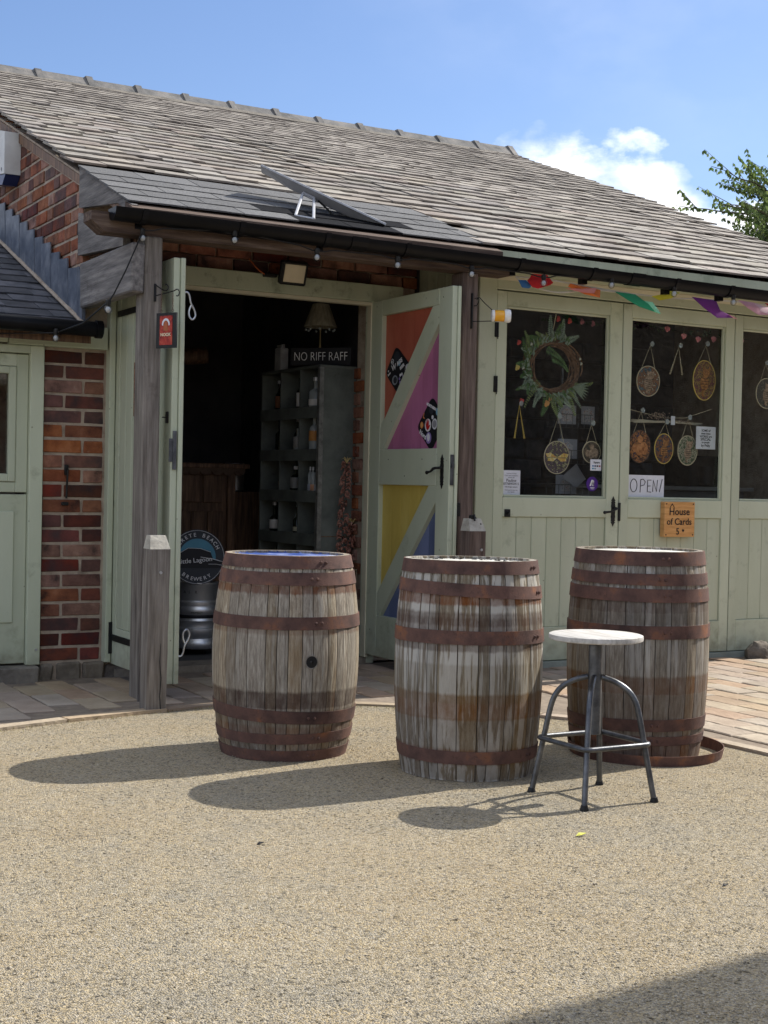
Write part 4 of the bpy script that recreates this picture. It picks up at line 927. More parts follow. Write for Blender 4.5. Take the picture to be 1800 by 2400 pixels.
for cx_, cy_, a0 in ((h_-rc, h_-rc, 0), (-h_+rc, h_-rc, pi/2), (-h_+rc, -h_+rc, pi), (h_-rc, -h_+rc, 1.5*pi)):
    P_ += [(sx_+cx_+rc*math.cos(a0+i*pi/12), sy_+cy_+rc*math.sin(a0+i*pi/12), .213) for i in range(7)]
g.tube(P_, .0095, 10, closed=True); part('foot_ring', g, steel, st)

# ============================================================ BOLLARDS
def bollard(x0, x1, y0, y1, h, hb, label, mat, lean=0):
    t = thing('timber_bollard', ((x0+x1)/2, (y0+y1)/2, 0), label, 'bollard')
    g = Geo(); 
    nz = 8; pts = []
    for i in range(nz+1):
        f = i/nz; z = f*hb; j = lambda: random.uniform(-.002, .002)
        dx = lean*f
        pts += [(x0+dx+j(), y0+j(), z-.01), (x1+dx+j(), y0+j(), z-.01), (x1+dx+j(), y1+j(), z-.01), (x0+dx+j(), y1+j(), z-.01)]
    fs = [(i*4+q, i*4+(q+1) % 4, (i+1)*4+(q+1) % 4, (i+1)*4+q) for i in range(nz) for q in range(4)]
    g.add(pts, fs); part('post', g, mat, t)
    g = Geo(); dx = lean; c = .012
    g.add([(x0+dx, y0, hb-.01), (x1+dx, y0, hb-.01), (x1+dx, y1, hb-.01), (x0+dx, y1, hb-.01), (x0+dx+c, y0+.035, h), (x1+dx-c, y0+.035, h), (x1+dx-c, y1-.01, h), (x0+dx+c, y1-.01, h)], [(3, 2, 1, 0), (4, 5, 6, 7), (0, 1, 5, 4), (1, 2, 6, 5), (2, 3, 7, 6), (3, 0, 4, 7)])
    part('weathered_cap', g, end_grain, t); return t
random.seed(9)
bl1 = bollard(2.408, 2.512, 6.56, 6.66, .872, .815, 'short grey bollard with a split trunk in front of the left porch post', post_wood, .008)
g = Geo(); g.tube([(2.47, 6.553, .69), (2.47, 6.558, .69)], .008, 8); part('bolt', g, galv, bl1)
g = Geo(); P_ = [(2.478, 6.5585, .34), (2.474, 6.5585, .25), (2.482, 6.5585, .17), (2.477, 6.5585, .08), (2.484, 6.5585, .0)]; g.tube(P_, [.001, .0022, .0028, .003, .003], 5); part('split', g, iron, bl1)
bl2 = bollard(4.318, 4.425, 6.63, 6.73, .965, .905, 'short brown bollard with an iron loop on top in front of the right porch post', post_dark, .006)
g = Geo(); g.tube([(4.36, 6.64, .955), (4.37, 6.66, .985), (4.385, 6.68, .975), (4.40, 6.665, .945), (4.41, 6.65, .93)], .006, 6); g.cbox(4.35, 4.38, 6.66, 6.69, .96, .985, .004); part('iron_loop', g, iron, bl2)
g = Geo(); g.tube([(4.40, 6.622, .79), (4.40, 6.63, .79)], .008, 8); part('bolt', g, galv, bl2)
g = Geo(); g.cbox(4.385, 4.42, 6.882, 6.888, .97, 1.05, .002); g.ball((4.40, 6.876, 1.03), .006, 6, 4); g.ball((4.40, 6.876, .99), .006, 6, 4); part('bolt_plate', g, iron, barn)
g = Geo(); g.cbox(4.375, 4.406, 6.90, 6.93, 1.50, 1.565, .003); solo('switch_box', g, white_plastic, 'small white switch box on the side of the right porch post', 'switch')

# ============================================================ SATELLITE DISH on the roof
sdh = thing('satellite_dish', (3.55, 7.15, 2.62), 'flat grey satellite internet dish tilted on its kickstand on the felt roof', 'dish')
A = Vector((3.335, 7.38, 2.945)); B = Vector((3.98, 7.06, 2.632)); ax = (B-A); ln = ax.length; ax.normalize()
vw = Vector((.42, .78, .0)); dn_ = (vw-ax*vw.dot(ax)).normalized(); nm = ax.cross(dn_).normalized()
if nm.z < 0: nm = -nm
wd = .20; g = Geo(); vs = []
for h0, ins in ((0, 0), (.010, .0), (.012, .006)):
    for (u, v) in ((0, 0), (1, 0), (1, 1), (0, 1)):
        p = A+ax*(ins+(ln-2*ins)*u)+dn_*(ins+(wd-2*ins)*v)+nm*h0; vs.append(p)
g.add(vs, [(3, 2, 1, 0), (8, 9, 10, 11)]+[(r*4+q, r*4+(q+1) % 4, (r+1)*4+(q+1) % 4, (r+1)*4+q) for r in (0, 1) for q in range(4)])
part('panel', g, grey_plastic, sdh)
g = Geo(); vs = []
for h0, ia, iv in ((0, .02, .02), (-.03, .20, .09)):
    for (u, v) in ((0, 0), (1, 0), (1, 1), (0, 1)): vs.append(A+ax*(ia+(ln-2*ia)*u)+dn_*(iv+(wd-2*iv)*v)+nm*h0)
g.add(vs, [(0, 1, 2, 3), (7, 6, 5, 4)]+[(q, (q+1) % 4, (q+1) % 4+4, q+4) for q in range(4)]); part('rear_cover', g, grey_plastic, sdh)
mid = A+ax*ln*.40+dn_*.05-nm*.03; f1 = Vector((3.412, 7.07, 2.622)); f2 = Vector((3.50, 7.02, 2.607))
g = Geo(); g.tube([mid-ax*.035, f1], .0085, 6); g.tube([mid+ax*.035, f2], .0085, 6); g.tube([f1, f2], .0085, 6); g.tube([mid-ax*.04, mid+ax*.04], .012, 6); part('kickstand', g, grey_plastic, sdh)
P0 = mid+ax*.06; g = Geo(); g.stube([P0, P0+Vector((.06, -.03, -.06)), P0+Vector((.09, -.08, -.13)), P0+Vector((.05, -.15, -.19)), P0+Vector((-.03, -.20, -.21))], .006, 6); part('dish_cable', g, cable_m, sdh)

# ============================================================ FLOODLIGHT above the doorway
fl = thing('floodlight', (3.69, 7.6, 2.40), 'square black floodlight with pale lens mounted above the bar doorway', 'floodlight')
Rm = Matrix.Translation((3.69, 7.66, 2.405)) @ Matrix.Rotation(.32, 4, 'X')
g = Geo(); g.cbox(-.088, .088, -.02, .02, -.075, .07, .01); part('casing', g.xf(Rm), iron, fl)
lens_m = flat('frosted_cream_lens', (.75, .66, .45, 1), .25, rnd=0, coat=.6)
g = Geo(); g.cbox(-.068, .068, -.025, -.0195, -.056, .052, .004); part('lens', g.xf(Rm), lens_m, fl)
g = Geo(); g.box(3.66, 3.72, 7.67, 7.73, 2.34, 2.37); g.cbox(3.52, 3.60, 7.69, 7.73, 2.372, 2.392, .003); part('bracket', g, iron, fl)
g = Geo(); g.tube([(3.53, 7.70, 2.38), (3.49, 7.70, 2.40), (3.465, 7.72, 2.43), (3.455, 7.78, 2.48)], .004, 6); part('power_cord', g, flat('orange_cable', (.5, .12, .03, 1), .5), fl)

# ============================================================ STRING LIGHTS
sl_ = thing('string_lights', (2.44, 6.8, 2.4), 'black festoon cable with clear glass bulbs running along under the gutter', 'string lights')
YB = 6.79
bulbs = [(2.444, 6.83, 2.365), (2.93, YB, 2.40), (3.41, YB, 2.357), (3.91, YB, 2.363), (4.40, YB, 2.358), (4.905, YB, 2.352), (5.41, YB, 2.385), (5.905, YB, 2.375), (6.40, YB, 2.362), (6.9, YB, 2.37), (2.274, 6.84, 1.992), (2.205, 7.50, 1.897)]
chain = [(1.4, 7.66, 1.90), (1.8, 7.66, 1.905), (2.205, 7.50, 1.925), (2.26, 7.2, 1.955), (2.274, 6.84, 2.03), (2.30, 6.835, 2.07), (2.36, 6.825, 2.20), (2.444, 6.82, 2.40)]
for a, b in zip(bulbs[:9], bulbs[1:10]):
    if not chain or chain[-1][0] < a[0]+.01: pass
    for t in (.1, .2, .4, .6, .8, .95):
        chain.append((a[0]+(b[0]-a[0])*t, YB+.01, a[2]+.035+(b[2]-a[2])*t+(.012 if .1 < t < .9 else 0)))
g = Geo(); g.tube(chain, .0042, 6); part('cable', g, cable_m, sl_)
gb = Geo(); gb.ball((0, 0, 0), .0215, 12, 8, (1, 1, 1.08)); bme = gb.mesh('bulb', gl_bulb)
gsock = Geo(); gsock.lathe([(.012, .018), (.014, .022), (.014, .045), (.008, .05)], 10); sme = gsock.mesh('socket', iron)
gfl = Geo(); gfl.ball((0, 0, .0), .0135, 8, 5, (1, 1, 1.2)); fme = gfl.mesh('filament_post', white_plastic)
for p in bulbs:
    o = inst('bulb', bme, sl_, p); 
    for nm_, m_ in (('socket', sme), ('filament_post', fme)): link(bpy.data.objects.new(nm_, m_), o)

# ============================================================ BUNTING
bu = thing('bunting', (5.6, 6.98, 2.4), 'coloured fabric flag bunting blown up along a white cord over the shop doors', 'bunting')
cordm = flat('white_cord', (.62, .6, .52, 1), .9)
ch = [(4.85, 7.0, 2.408), (4.90, 6.98, 2.37), (5.02, 6.97, 2.345), (5.15, 6.98, 2.338), (5.29, 6.98, 2.357), (5.40, 6.97, 2.377), (5.58, 6.98, 2.378), (5.85, 6.98, 2.378), (6.05, 6.98, 2.378), (6.3, 6.98, 2.392), (6.6, 6.98, 2.40), (7.0, 6.98, 2.40), (7.6, 6.98, 2.39)]
g = Geo(); g.stube(ch, .005, 6); g.tube([(4.85, 7.0, 2.408), (5.05, 6.985, 2.412), (5.4, 6.98, 2.392), (5.7, 6.98, 2.38)], .0045, 6); part('cord', g, cordm, bu)
def cloth_m(n, c): 
    m = flat(n, c, .85); b = m.node_tree.nodes['Principled BSDF']; b.inputs['Subsurface Weight'].default_value = 0; return m
def flag(pts, col, nm_):
    """pts: a ring of 3-D points, fan filled and doubled to a thin sheet"""
    c = Vector((0, 0, 0))
    for p in pts: c += Vector(p)
    c /= len(pts); c.y -= .012
    g = Geo(); n = len(pts); g.add([tuple(c)]+[tuple(p) for p in pts], [(0, i+1, (i+1) % n+1) for i in range(n)], True)
    g.add([(c.x, c.y+.0015, c.z)]+[(p[0], p[1]+.0015, p[2]) for p in pts], [(0, (i+1) % n+1, i+1) for i in range(n)], True); part('flag', g, cloth_m(nm_, col), bu)
y = 6.97
flag([(4.86, 6.985, 2.388), (4.885, 6.98, 2.345), (4.93, 6.975, 2.343), (4.955, 6.97, 2.36), (4.91, 6.98, 2.392)], (.05, .17, .42, 1), 'blue_cloth')
flag([(4.90, 6.95, 2.385), (4.925, 6.93, 2.345), (4.96, 6.92, 2.338), (5.07, 6.95, 2.372), (5.10, 6.96, 2.39), (5.06, 6.97, 2.435), (4.955, 6.98, 2.435), (4.935, 6.97, 2.408)], (.62, .02, .02, 1), 'red_cloth')
flag([(5.215, 6.965, 2.378), (5.22, 6.95, 2.395), (5.46, 6.96, 2.378), (5.435, 6.93, 2.325), (5.33, 6.95, 2.34)], (.75, .2, .05, 1), 'orange_cloth')
flag([(5.18, 6.95, 2.362), (5.30, 6.93, 2.345), (5.38, 6.92, 2.345), (5.415, 6.94, 2.383), (5.30, 6.95, 2.372)], (.75, .28, .24, 1), 'salmon_cloth')
flag([(5.57, 6.96, 2.378), (5.73, 6.95, 2.372), (5.80, 6.91, 2.315), (5.875, 6.88, 2.255), (5.72, 6.90, 2.29), (5.65, 6.93, 2.33)], (.03, .30, .14, 1), 'green_cloth')
flag([(5.78, 6.93, 2.335), (5.82, 6.89, 2.325), (5.875, 6.875, 2.256), (5.84, 6.88, 2.265)], (.25, .62, .42, 1), 'pale_green_cloth')
flag([(5.86, 6.95, 2.372), (5.92, 6.94, 2.385), (5.95, 6.95, 2.43), (6.02, 6.95, 2.42), (6.075, 6.93, 2.41), (5.99, 6.91, 2.365), (5.90, 6.92, 2.345)], (.68, .58, .04, 1), 'yellow_cloth')
flag([(6.20, 6.96, 2.398), (6.40, 6.95, 2.39), (6.41, 6.92, 2.325), (6.50, 6.88, 2.278), (6.36, 6.89, 2.268), (6.28, 6.93, 2.33)], (.19, .035, .22, 1), 'purple_cloth')
flag([(6.45, 6.89, 2.30), (6.52, 6.87, 2.268), (6.49, 6.88, 2.275)], (.8, .4, .5, 1), 'rose_cloth')
flag([(6.60, 6.96, 2.41), (6.72, 6.94, 2.40), (6.82, 6.91, 2.375), (6.80, 6.88, 2.32), (6.72, 6.89, 2.315), (6.66, 6.93, 2.36)], (.78, .42, .5, 1), 'pink_cloth')
flag([(6.72, 6.93, 2.39), (6.83, 6.90, 2.375), (6.86, 6.88, 2.345), (6.80, 6.87, 2.32), (6.73, 6.90, 2.345)], (.85, .6, .66, 1), 'pale_pink_cloth')
flag([(6.84, 6.96, 2.41), (7.05, 6.95, 2.40), (7.1, 6.91, 2.34), (6.92, 6.92, 2.34)], (.6, .03, .04, 1), 'scarlet_cloth')

# ============================================================ SIGNS outside
# hanging red sign on the left post
hs = thing('hanging_sign', (2.53, 6.80, 2.14), 'small black framed red picture sign hanging from a scroll bracket on the left porch post', 'sign')
g = Geo(); g.cbox(2.520, 2.532, 6.852, 6.862, 2.055, 2.145, .002); g.stube([(2.532, 6.85, 2.135), (2.545, 6.80, 2.11), (2.555, 6.77, 2.105), (2.562, 6.765, 2.12), (2.553, 6.768, 2.135), (2.547, 6.772, 2.13)], .003, 6)
g.stube([(2.532, 6.85, 2.085), (2.55, 6.80, 2.09), (2.58, 6.74, 2.10), (2.592, 6.72, 2.108), (2.60, 6.71, 2.095), (2.595, 6.712, 2.075), (2.585, 6.715, 2.075)], .003, 6); part('bracket', g, iron, hs)
brassy = flat('rusty_chain', (.12, .07, .05, 1), .6)
g = Geo()
for cx_, cy_ in ((2.535, 6.79), (2.57, 6.72)):
    z = 2.085
    for k in range(7):
        g.tube([(cx_+.0035*math.cos(a)*(k % 2), cy_+.0035*math.cos(a)*((k+1) % 2), z-k*.0125+.006*math.sin(a)) for a in [i*pi/4 for i in range(8)]], .0012, 4, closed=True)
    g.tube([(cx_+.006*math.cos(a), cy_, 2.0+.006*math.sin(a)) for a in [i*pi/4 for i in range(8)]], .0014, 4, closed=True)
part('chains', g, brassy, hs)
# board: plane from (2.512,6.84) to (2.585,6.69)
def HS(u, d, z):
    a = Vector((2.520, 6.815, 0)); b = Vector((2.583, 6.70, 0)); t = (b-a).normalized(); n_ = Vector((t.y, -t.x, 0)); 
    if n_.y > 0: n_ = -n_
    p = a+t*u+n_*d; return (p.x, p.y, z)
def hbox(u0, u1, d0, d1, z0, z1):
    g = Geo(); g.box(u0, u1, d0, d1, z0, z1); g.v = [HS(*p) for p in g.v]; return g
part('frame', hbox(0, .13, -.01, .0, 1.812, 1.99), iron, hs)
part('picture', hbox(.024, .106, 0, .002, 1.828, 1.975), mk('red_figured_print', [(.12, .01, .01, 1), (.35, .03, .02, 1), (.5, .1, .05, 1)], scale=45, rough=.5, bump=0, rnd=0), hs)
g = Geo(); ac = [(.065+.026*math.cos(a), 1.928+.034*math.sin(a)) for a in [pi*i/10 for i in range(11)]]; ai = [(.065+.018*math.cos(a), 1.925+.026*math.sin(a)) for a in [pi*i/10 for i in range(11)]][::-1]
g.prism([(u, z) for u, z in ac+ai], 1, .002, .0035); g.v = [HS(p[0], p[1], p[2]) for p in g.v]; part('arch_print', g, paper, hs)
g = Geo(); g.prism([(.05, 1.90), (.08, 1.90), (.077, 1.93), (.07, 1.95), (.06, 1.95), (.052, 1.93)], 1, .002, .004); g.v = [HS(*p) for p in g.v]; part('figure_print', g, flat('rust_print', (.4, .12, .05, 1)), hs)
tg = text_geo('NOOK', .022, Matrix.Rotation(pi/2, 4, 'X'), Vector((0, 0, 0)), .001, bold=.0006); tg.v = [HS(.065+p[0], .004-p[1], 1.879+p[2]) for p in tg.v]; part('lettering', tg, flat('cream_print', (.75, .65, .45, 1)), hs)
# beer-mug sign on the right post
ms = thing('mug_sign', (4.46, 6.9, 2.14), 'amber beer mug model lying sideways on an iron bracket of the right porch post', 'sign')
g = Geo(); g.cbox(4.462, 4.472, 6.875, 6.889, 2.06, 2.265, .002); g.stube([(4.467, 6.86, 2.19), (4.474, 6.85, 2.19), (4.482, 6.845, 2.20), (4.485, 6.84, 2.215), (4.482, 6.835, 2.23), (4.47, 6.84, 2.225)]+[], .0028, 6)
g.tube([(4.47, 6.86, 2.232), (4.49, 6.84, 2.238), (4.52, 6.82, 2.20), (4.575, 6.78, 2.14)], .003, 6); g.tube([(4.465, 6.87, 2.10), (4.60, 6.79, 2.107)], .003, 6); part('bracket', g, iron, ms)
amber = flat('amber_lager', (.9, .42, .02, 1), .25, coat=.5); froth = flat('white_froth', (.85, .85, .84, 1), .5, bump=.8)
md = Vector((.83, -.40, 0)).normalized(); Mz = Matrix.Translation((4.568, 6.80, 2.135)) @ md.to_track_quat('Z', 'X').to_matrix().to_4x4()
g = Geo(); g.lathe([(.030, 0), (.033, .006), (.033, .055), (.032, .058)], 18); g.xf(Mz); part('lager', g, amber, ms)
g = Geo(); g.lathe([(.026, -.018), (.034, -.014), (.034, .0), (.031, .001)], 18); g.xf(Mz); part('mug_base', g, froth, ms)
g = Geo(); g.lathe([(.033, .0585), (.038, .066), (.039, .085), (.035, .094), (.022, .096)], 18); g.xf(Mz); part('froth', g, froth, ms)
# House of Cards board
hc = thing('house_sign', (6.36, 7.23, .84), 'small varnished pine board lettered House of Cards 5, screwed below the second shop window', 'sign')
pine = mk('varnished_pine', [(.42, .2, .06, 1), (.6, .31, .11, 1), (.68, .38, .15, 1)], scale=5, stretch=(1, 1, 9), rough=.35, bump=.1, rnd=0, coat=.3)
g = Geo(); g.cbox(6.232, 6.496, 7.205, 7.2495, .838, 1.072, .003); part('board', g, pine, hc)
for tx, zz, s_ in (('House', 1.005, .068), ('of Cards', .938, .062), ('5', .873, .062)):
    part('lettering', text_geo(tx, s_, RF, Vector((6.36-(.012 if tx == '5' else 0), 7.2035, zz)), .0015, bold=.0006), ink, hc)
g = Geo(); g.prism([(6.385, .882), (6.395, .868), (6.405, .882), (6.401, .89), (6.395, .885), (6.389, .89)], 1, 7.2025, 7.2045); g.prism([(6.276, 1.035), (6.296, 1.062), (6.316, 1.035), (6.313, 1.032), (6.296, 1.055), (6.279, 1.032)], 1, 7.2025, 7.2045); part('heart_and_roof_print', g, ink, hc)
g = Geo()
for x in (6.248, 6.48):
    for z in (.852, 1.058): g.ball((x, 7.205, z), .005, 6, 4)
part('screws', g, iron, hc)
# paper notices on the glass (outside face 7.288)
def sheet(name, x0, x1, z0, z1, label, mat, y=7.2865, tiltr=0):
    t = thing(name, ((x0+x1)/2, y, z0), label, 'notice'); g = Geo(); g.box(x0, x1, y-.001, y, z0, z1); part('sheet', g, mat, t); return t
n1_ = sheet('paper_notice', 4.982, 5.118, 1.10, 1.252, 'pale printed notice with a phone number, bottom left corner of the first window', paper)
for tx, z, s_, m_ in (('I am not in today', 1.232, .011, ink_grey), ('If you need assistance', 1.219, .0115, ink_grey), ('please call', 1.207, .0115, ink_grey), ('Pauline', 1.188, .027, ink), ('07768450415', 1.167, .0215, ink), ('Ulla Designs upstairs', 1.148, .0115, ink), ('Thank you for your visit', 1.128, .010, ink_grey), ('kind regards', 1.116, .010, ink_grey)):
    part('lettering', text_geo(tx, s_, RF, Vector((5.05, 7.2845, z)), .0005), m_, n1_)
o_ = sheet('open_notice', 5.982, 6.29, 1.10, 1.245, 'white handwritten OPEN sheet in the bottom left corner of the second window', paper)
def stroke(P_, r=.0025, y=7.284): g = Geo(); g.tube([(x, y, z) for x, z in P_], r, 5); return g
gl_ = [stroke([(6.03+.028*math.cos(a), 1.175+.043*math.sin(a)) for a in [.3+i*pi/8 for i in range(17)]]), stroke([(6.085, 1.13), (6.088, 1.215)]), stroke([(6.088, 1.215), (6.11, 1.218), (6.128, 1.20), (6.118, 1.18), (6.088, 1.172)]),
       stroke([(6.178, 1.213), (6.148, 1.212), (6.146, 1.135), (6.178, 1.133)]), stroke([(6.147, 1.173), (6.172, 1.174)]), stroke([(6.192, 1.135), (6.196, 1.212), (6.225, 1.137), (6.232, 1.215)]), stroke([(6.25, 1.135), (6.272, 1.22)])]
part('lettering', merge(*gl_), ink, o_)
s_ = sheet('special_notice', 6.583, 6.758, 1.434, 1.588, 'small white printed sheet at the right edge of the second window', paper, 7.31)
for tx, z, q in (('SOME of', 1.56, .022), ('these items', 1.54, .018), ('WORKS are', 1.52, .021), ('SPECIAL', 1.50, .026), ('to people', 1.48, .018), ('by Philly', 1.458, .024)): part('lettering', text_geo(tx, q, RF, Vector((6.67, 7.3085, z)), .0006, bold=.0005), ink, s_)
sq = sheet('card_sticker', 5.668, 5.757, 1.265, 1.338, 'square white payment sticker low on the right of the first window', paper)
part('lettering', text_geo('Square', .018, RF, Vector((5.718, 7.2845, 1.318)), .0005, bold=.0005), ink, sq)
for i, c in enumerate(((.05, .2, .4, 1), (.03, .05, .15, 1), (.02, .02, .02, 1), (.3, .05, .05, 1), (.05, .3, .45, 1), (.25, .35, .4, 1))):
    g = Geo(); x = 5.683+(i % 4)*.018; z = 1.295-(i//4)*.017; g.box(x, x+.013, 7.2845, 7.2855, z-.005, z+.005); part('card_logo', g, flat('logo_ink', c), sq)
pu = thing('round_sticker', (5.688, 7.285, 1.14), 'round purple sticker with a white emblem low on the right of the first window', 'sticker')
purple = flat('purple_print', (.075, .025, .22, 1), .4); wprint = flat('white_print', (.8, .8, .82, 1), .5)
g = Geo(); g.disc((5.686, 7.286, 1.178), .047, (0, -1, 0), .001, 28); part('disc', g, purple, pu)
g = Geo(); 
for x0 in (5.664, 5.684): g.prism([(x0-.0, 1.165), (x0+.012, 1.165), (x0+.02, 1.19), (x0+.028, 1.165), (x0+.036, 1.165), (x0+.028, 1.203), (x0+.016, 1.206)] if x0 < 5.67 else [(x0, 1.165), (x0+.011, 1.165), (x0+.017, 1.198), (x0+.006, 1.205)], 1, 7.283, 7.2845)
g.box(5.67, 5.704, 7.283, 7.2845, 1.152, 1.156); g.box(5.674, 5.70, 7.283, 7.2845, 1.145, 1.148); part('emblem', g, wprint, pu)
# stickered black plates on the open door
def plate(top, right, bot, left, name_label, X):
    t = thing('sticker_board', (X, (top[0]+bot[0])/2, bot[1]), name_label, 'plate')
    pts = []
    cor = [top, right, bot, left]
    for i, c in enumerate(cor):
        p, n_ = cor[i-1], cor[(i+1) % 4]; q = .17
        a = (c[0]+(p[0]-c[0])*q, c[1]+(p[1]-c[1])*q); b = (c[0]+(n_[0]-c[0])*q, c[1]+(n_[1]-c[1])*q)
        for f in (0, .25, .5, .75, 1): pts.append(((1-f)**2*a[0]+2*f*(1-f)*c[0]+f*f*b[0], (1-f)**2*a[1]+2*f*(1-f)*c[1]+f*f*b[1]))
    g = Geo(); g.prism(pts, 0, X, X+.004); part('board', g, ink, t); return t
pX = 4.307
pt1 = plate((7.475, 1.995), (7.255, 1.83), (7.405, 1.665), (7.60, 1.83), 'black diamond plate with white and blue stickers on the rust orange door panel', pX)
pt2 = plate((7.04, 1.668), (6.89, 1.52), (7.045, 1.345), (7.208, 1.49), 'black diamond plate with red hand and round stickers on the mauve door panel', pX)
def dd(t, y, z, r, m, k=0, ry=None): g = Geo(); g.disc((pX-.0005-k*.0012, y, z), r, (-1, 0, 0), .001, 18, ry); part('sticker', g, m, t)
def tt(t, tx, y, z, s_, m, rot=0, k=3): part('lettering', text_geo(tx, s_, RL @ Matrix.Rotation(rot, 4, 'Z'), Vector((pX-.001-k*.0012, y, z)), .0006, bold=.0012), m, t)
navy = flat('navy_print', (.03, .1, .25, 1)); skyb = flat('sky_blue_print', (.25, .5, .65, 1)); redp = flat('red_print', (.5, .02, .02, 1)); orp = flat('orange_print', (.7, .25, .08, 1)); lil = flat('lilac_print', (.3, .22, .5, 1)); mar = flat('maroon_print', (.18, .01, .03, 1)); gp = flat('graphite_print', (.035, .04, .05, 1))
dd(pt1, 7.46, 1.925, .035, gp); dd(pt1, 7.515, 1.90, .017, wprint); dd(pt1, 7.515, 1.90, .013, ink, 1); tt(pt1, 'o', 7.515, 1.90, .03, wprint)
tt(pt1, 'W', 7.49, 1.862, .05, wprint, .25); dd(pt1, 7.43, 1.885, .016, skyb, 1); tt(pt1, 'AGE', 7.42, 1.892, .036, wprint, .4, 4); tt(pt1, 'BEER', 7.39, 1.862, .026, wprint, .45)
dd(pt1, 7.33, 1.845, .03, wprint); dd(pt1, 7.33, 1.845, .025, gp, 1); dd(pt1, 7.332, 1.85, .014, wprint, 2, .018); dd(pt1, 7.48, 1.785, .033, flat('pale_grey_print', (.3, .33, .36, 1)), 0, .03); dd(pt1, 7.475, 1.785, .021, gp, 1)
for i in range(7): a = i*.9; dd(pt1, 7.40+.022*math.cos(a), 1.79+.028*math.sin(a), .009, wprint if i % 3 else lil, 1)
dd(pt1, 7.395, 1.735, .02, mar, 0, .03); tt(pt1, 'XX', 7.40, 1.74, .028, wprint, 1.1); tt(pt1, 'o', 7.555, 1.845, .02, wprint); tt(pt1, 'brew', 7.545, 1.825, .016, wprint, .5)
dd(pt2, 7.08, 1.50, .034, wprint, 0, .038)
g = Geo(); X_ = pX-.003
g.prism([(7.098, 1.495), (7.092, 1.478), (7.08, 1.470), (7.066, 1.478), (7.05, 1.498), (7.054, 1.502), (7.068, 1.494), (7.066, 1.527), (7.071, 1.528), (7.075, 1.504), (7.076, 1.535), (7.081, 1.536), (7.083, 1.504), (7.087, 1.532), (7.092, 1.531), (7.091, 1.50), (7.099, 1.52), (7.103, 1.518)], 0, X_-.001, X_); part('hand_print', g, redp, pt2)
tt(pt2, 'NORTHERN', 7.04, 1.607, .021, wprint, -.35); dd(pt2, 7.045, 1.59, .026, gp, 0); dd(pt2, 7.15, 1.502, .017, orp, 0, .02); dd(pt2, 7.15, 1.502, .010, flat('gold_print', (.75, .45, .15, 1)), 1, .013)
dd(pt2, 7.005, 1.505, .028, wprint, 0, .032); dd(pt2, 7.005, 1.505, .022, flat('mottled_print', (.3, .3, .32, 1)), 1); dd(pt2, 7.07, 1.425, .03, lil, 0, .034); dd(pt2, 7.07, 1.428, .016, wprint, 1, .024)
tt(pt2, 'Nord', 7.13, 1.445, .038, wprint, -.5); dd(pt2, 6.975, 1.575, .018, skyb, 0, .022); dd(pt2, 7.03, 1.545, .012, wprint); tt(pt2, 'L', 7.12, 1.555, .045, orp, -.3); dd(pt2, 6.965, 1.54, .012, navy)
g = Geo(); g.cbox(2.612, 2.626, 7.335, 7.40, 1.49, 1.785, .002); solo('framed_picture', g, mk('dark_rusty_print', [(.01, .01, .01, 1), (.15, .05, .02, 1), (.4, .2, .1, 1)], scale=30, rnd=0), 'thin dark picture on the left bar door leaf, edge on beside the porch post', 'picture')

# ============================================================ INSIDE THE BAR
sh_ = thing('bottle_shelf', (4.25, 8.5, 0), 'tall worn grey green metal pigeonhole shelf full of bottles inside the bar doorway', 'shelf')
SX0, SX1, SY0, SY1 = 4.085, 4.41, 8.06, 8.95
g = Geo(); g.cbox(SX0, SX1, SY0, SY0+.018, .02, 1.885, .003); part('side_panel', g, shelf_m, sh_)
g = Geo(); g.cbox(SX0, SX1, SY1-.018, SY1, .02, 1.885, .003); part('side_panel', g, shelf_m, sh_)
g = Geo(); g.box(SX1-.02, SX1, SY0, SY1, .02, 1.885); part('back_panel', g, shelf_m, sh_)
g = Geo(); g.cbox(SX0, SX1, SY0, SY1, 1.885, 1.905, .003); part('top_panel', g, shelf_m, sh_)
shz = [1.64, 1.365, 1.095, .815, .52]
for z in shz:
    g = Geo(); g.box(SX0+.002, SX1-.02, SY0+.018, SY1-.018, z-.018, z); g.box(SX0-.003, SX0+.008, SY0, SY1, z-.075, z); part('shelf_board', g, shelf_m, sh_)
for y in (8.355, 8.65):
    g = Geo(); g.box(SX0+.006, SX1-.02, y-.006, y+.006, .02, 1.885); part('divider', g, shelf_m, sh_)
g = Geo(); g.box(SX0-.004, SX0+.03, SY0-.004, SY0, .02, 1.89); g.box(SX0-.0045, SX0-.0005, SY0-.004, SY0+.02, .02, 1.89)
for k in range(26): g.ball((SX0+.02, SY0-.004, .1+k*.068), .004, 6, 4)
part('riveted_angle', g, mk('bare_angle_iron', [(.1, .1, .09, 1), (.3, .3, .28, 1)], scale=18, rnd=0, rough=.5, metal=.5), sh_)
g = Geo(); g.box(SX0+.03, SX1, SY0-.0025, SY0-.0005, .80, .806); g.box(SX1-.06, SX1-.052, SY0-.0025, SY0-.0005, .05, 1.88); part('panel_seam', g, dark_wood, sh_)
label_w = flat('cream_label', (.6, .58, .55, 1), .7)
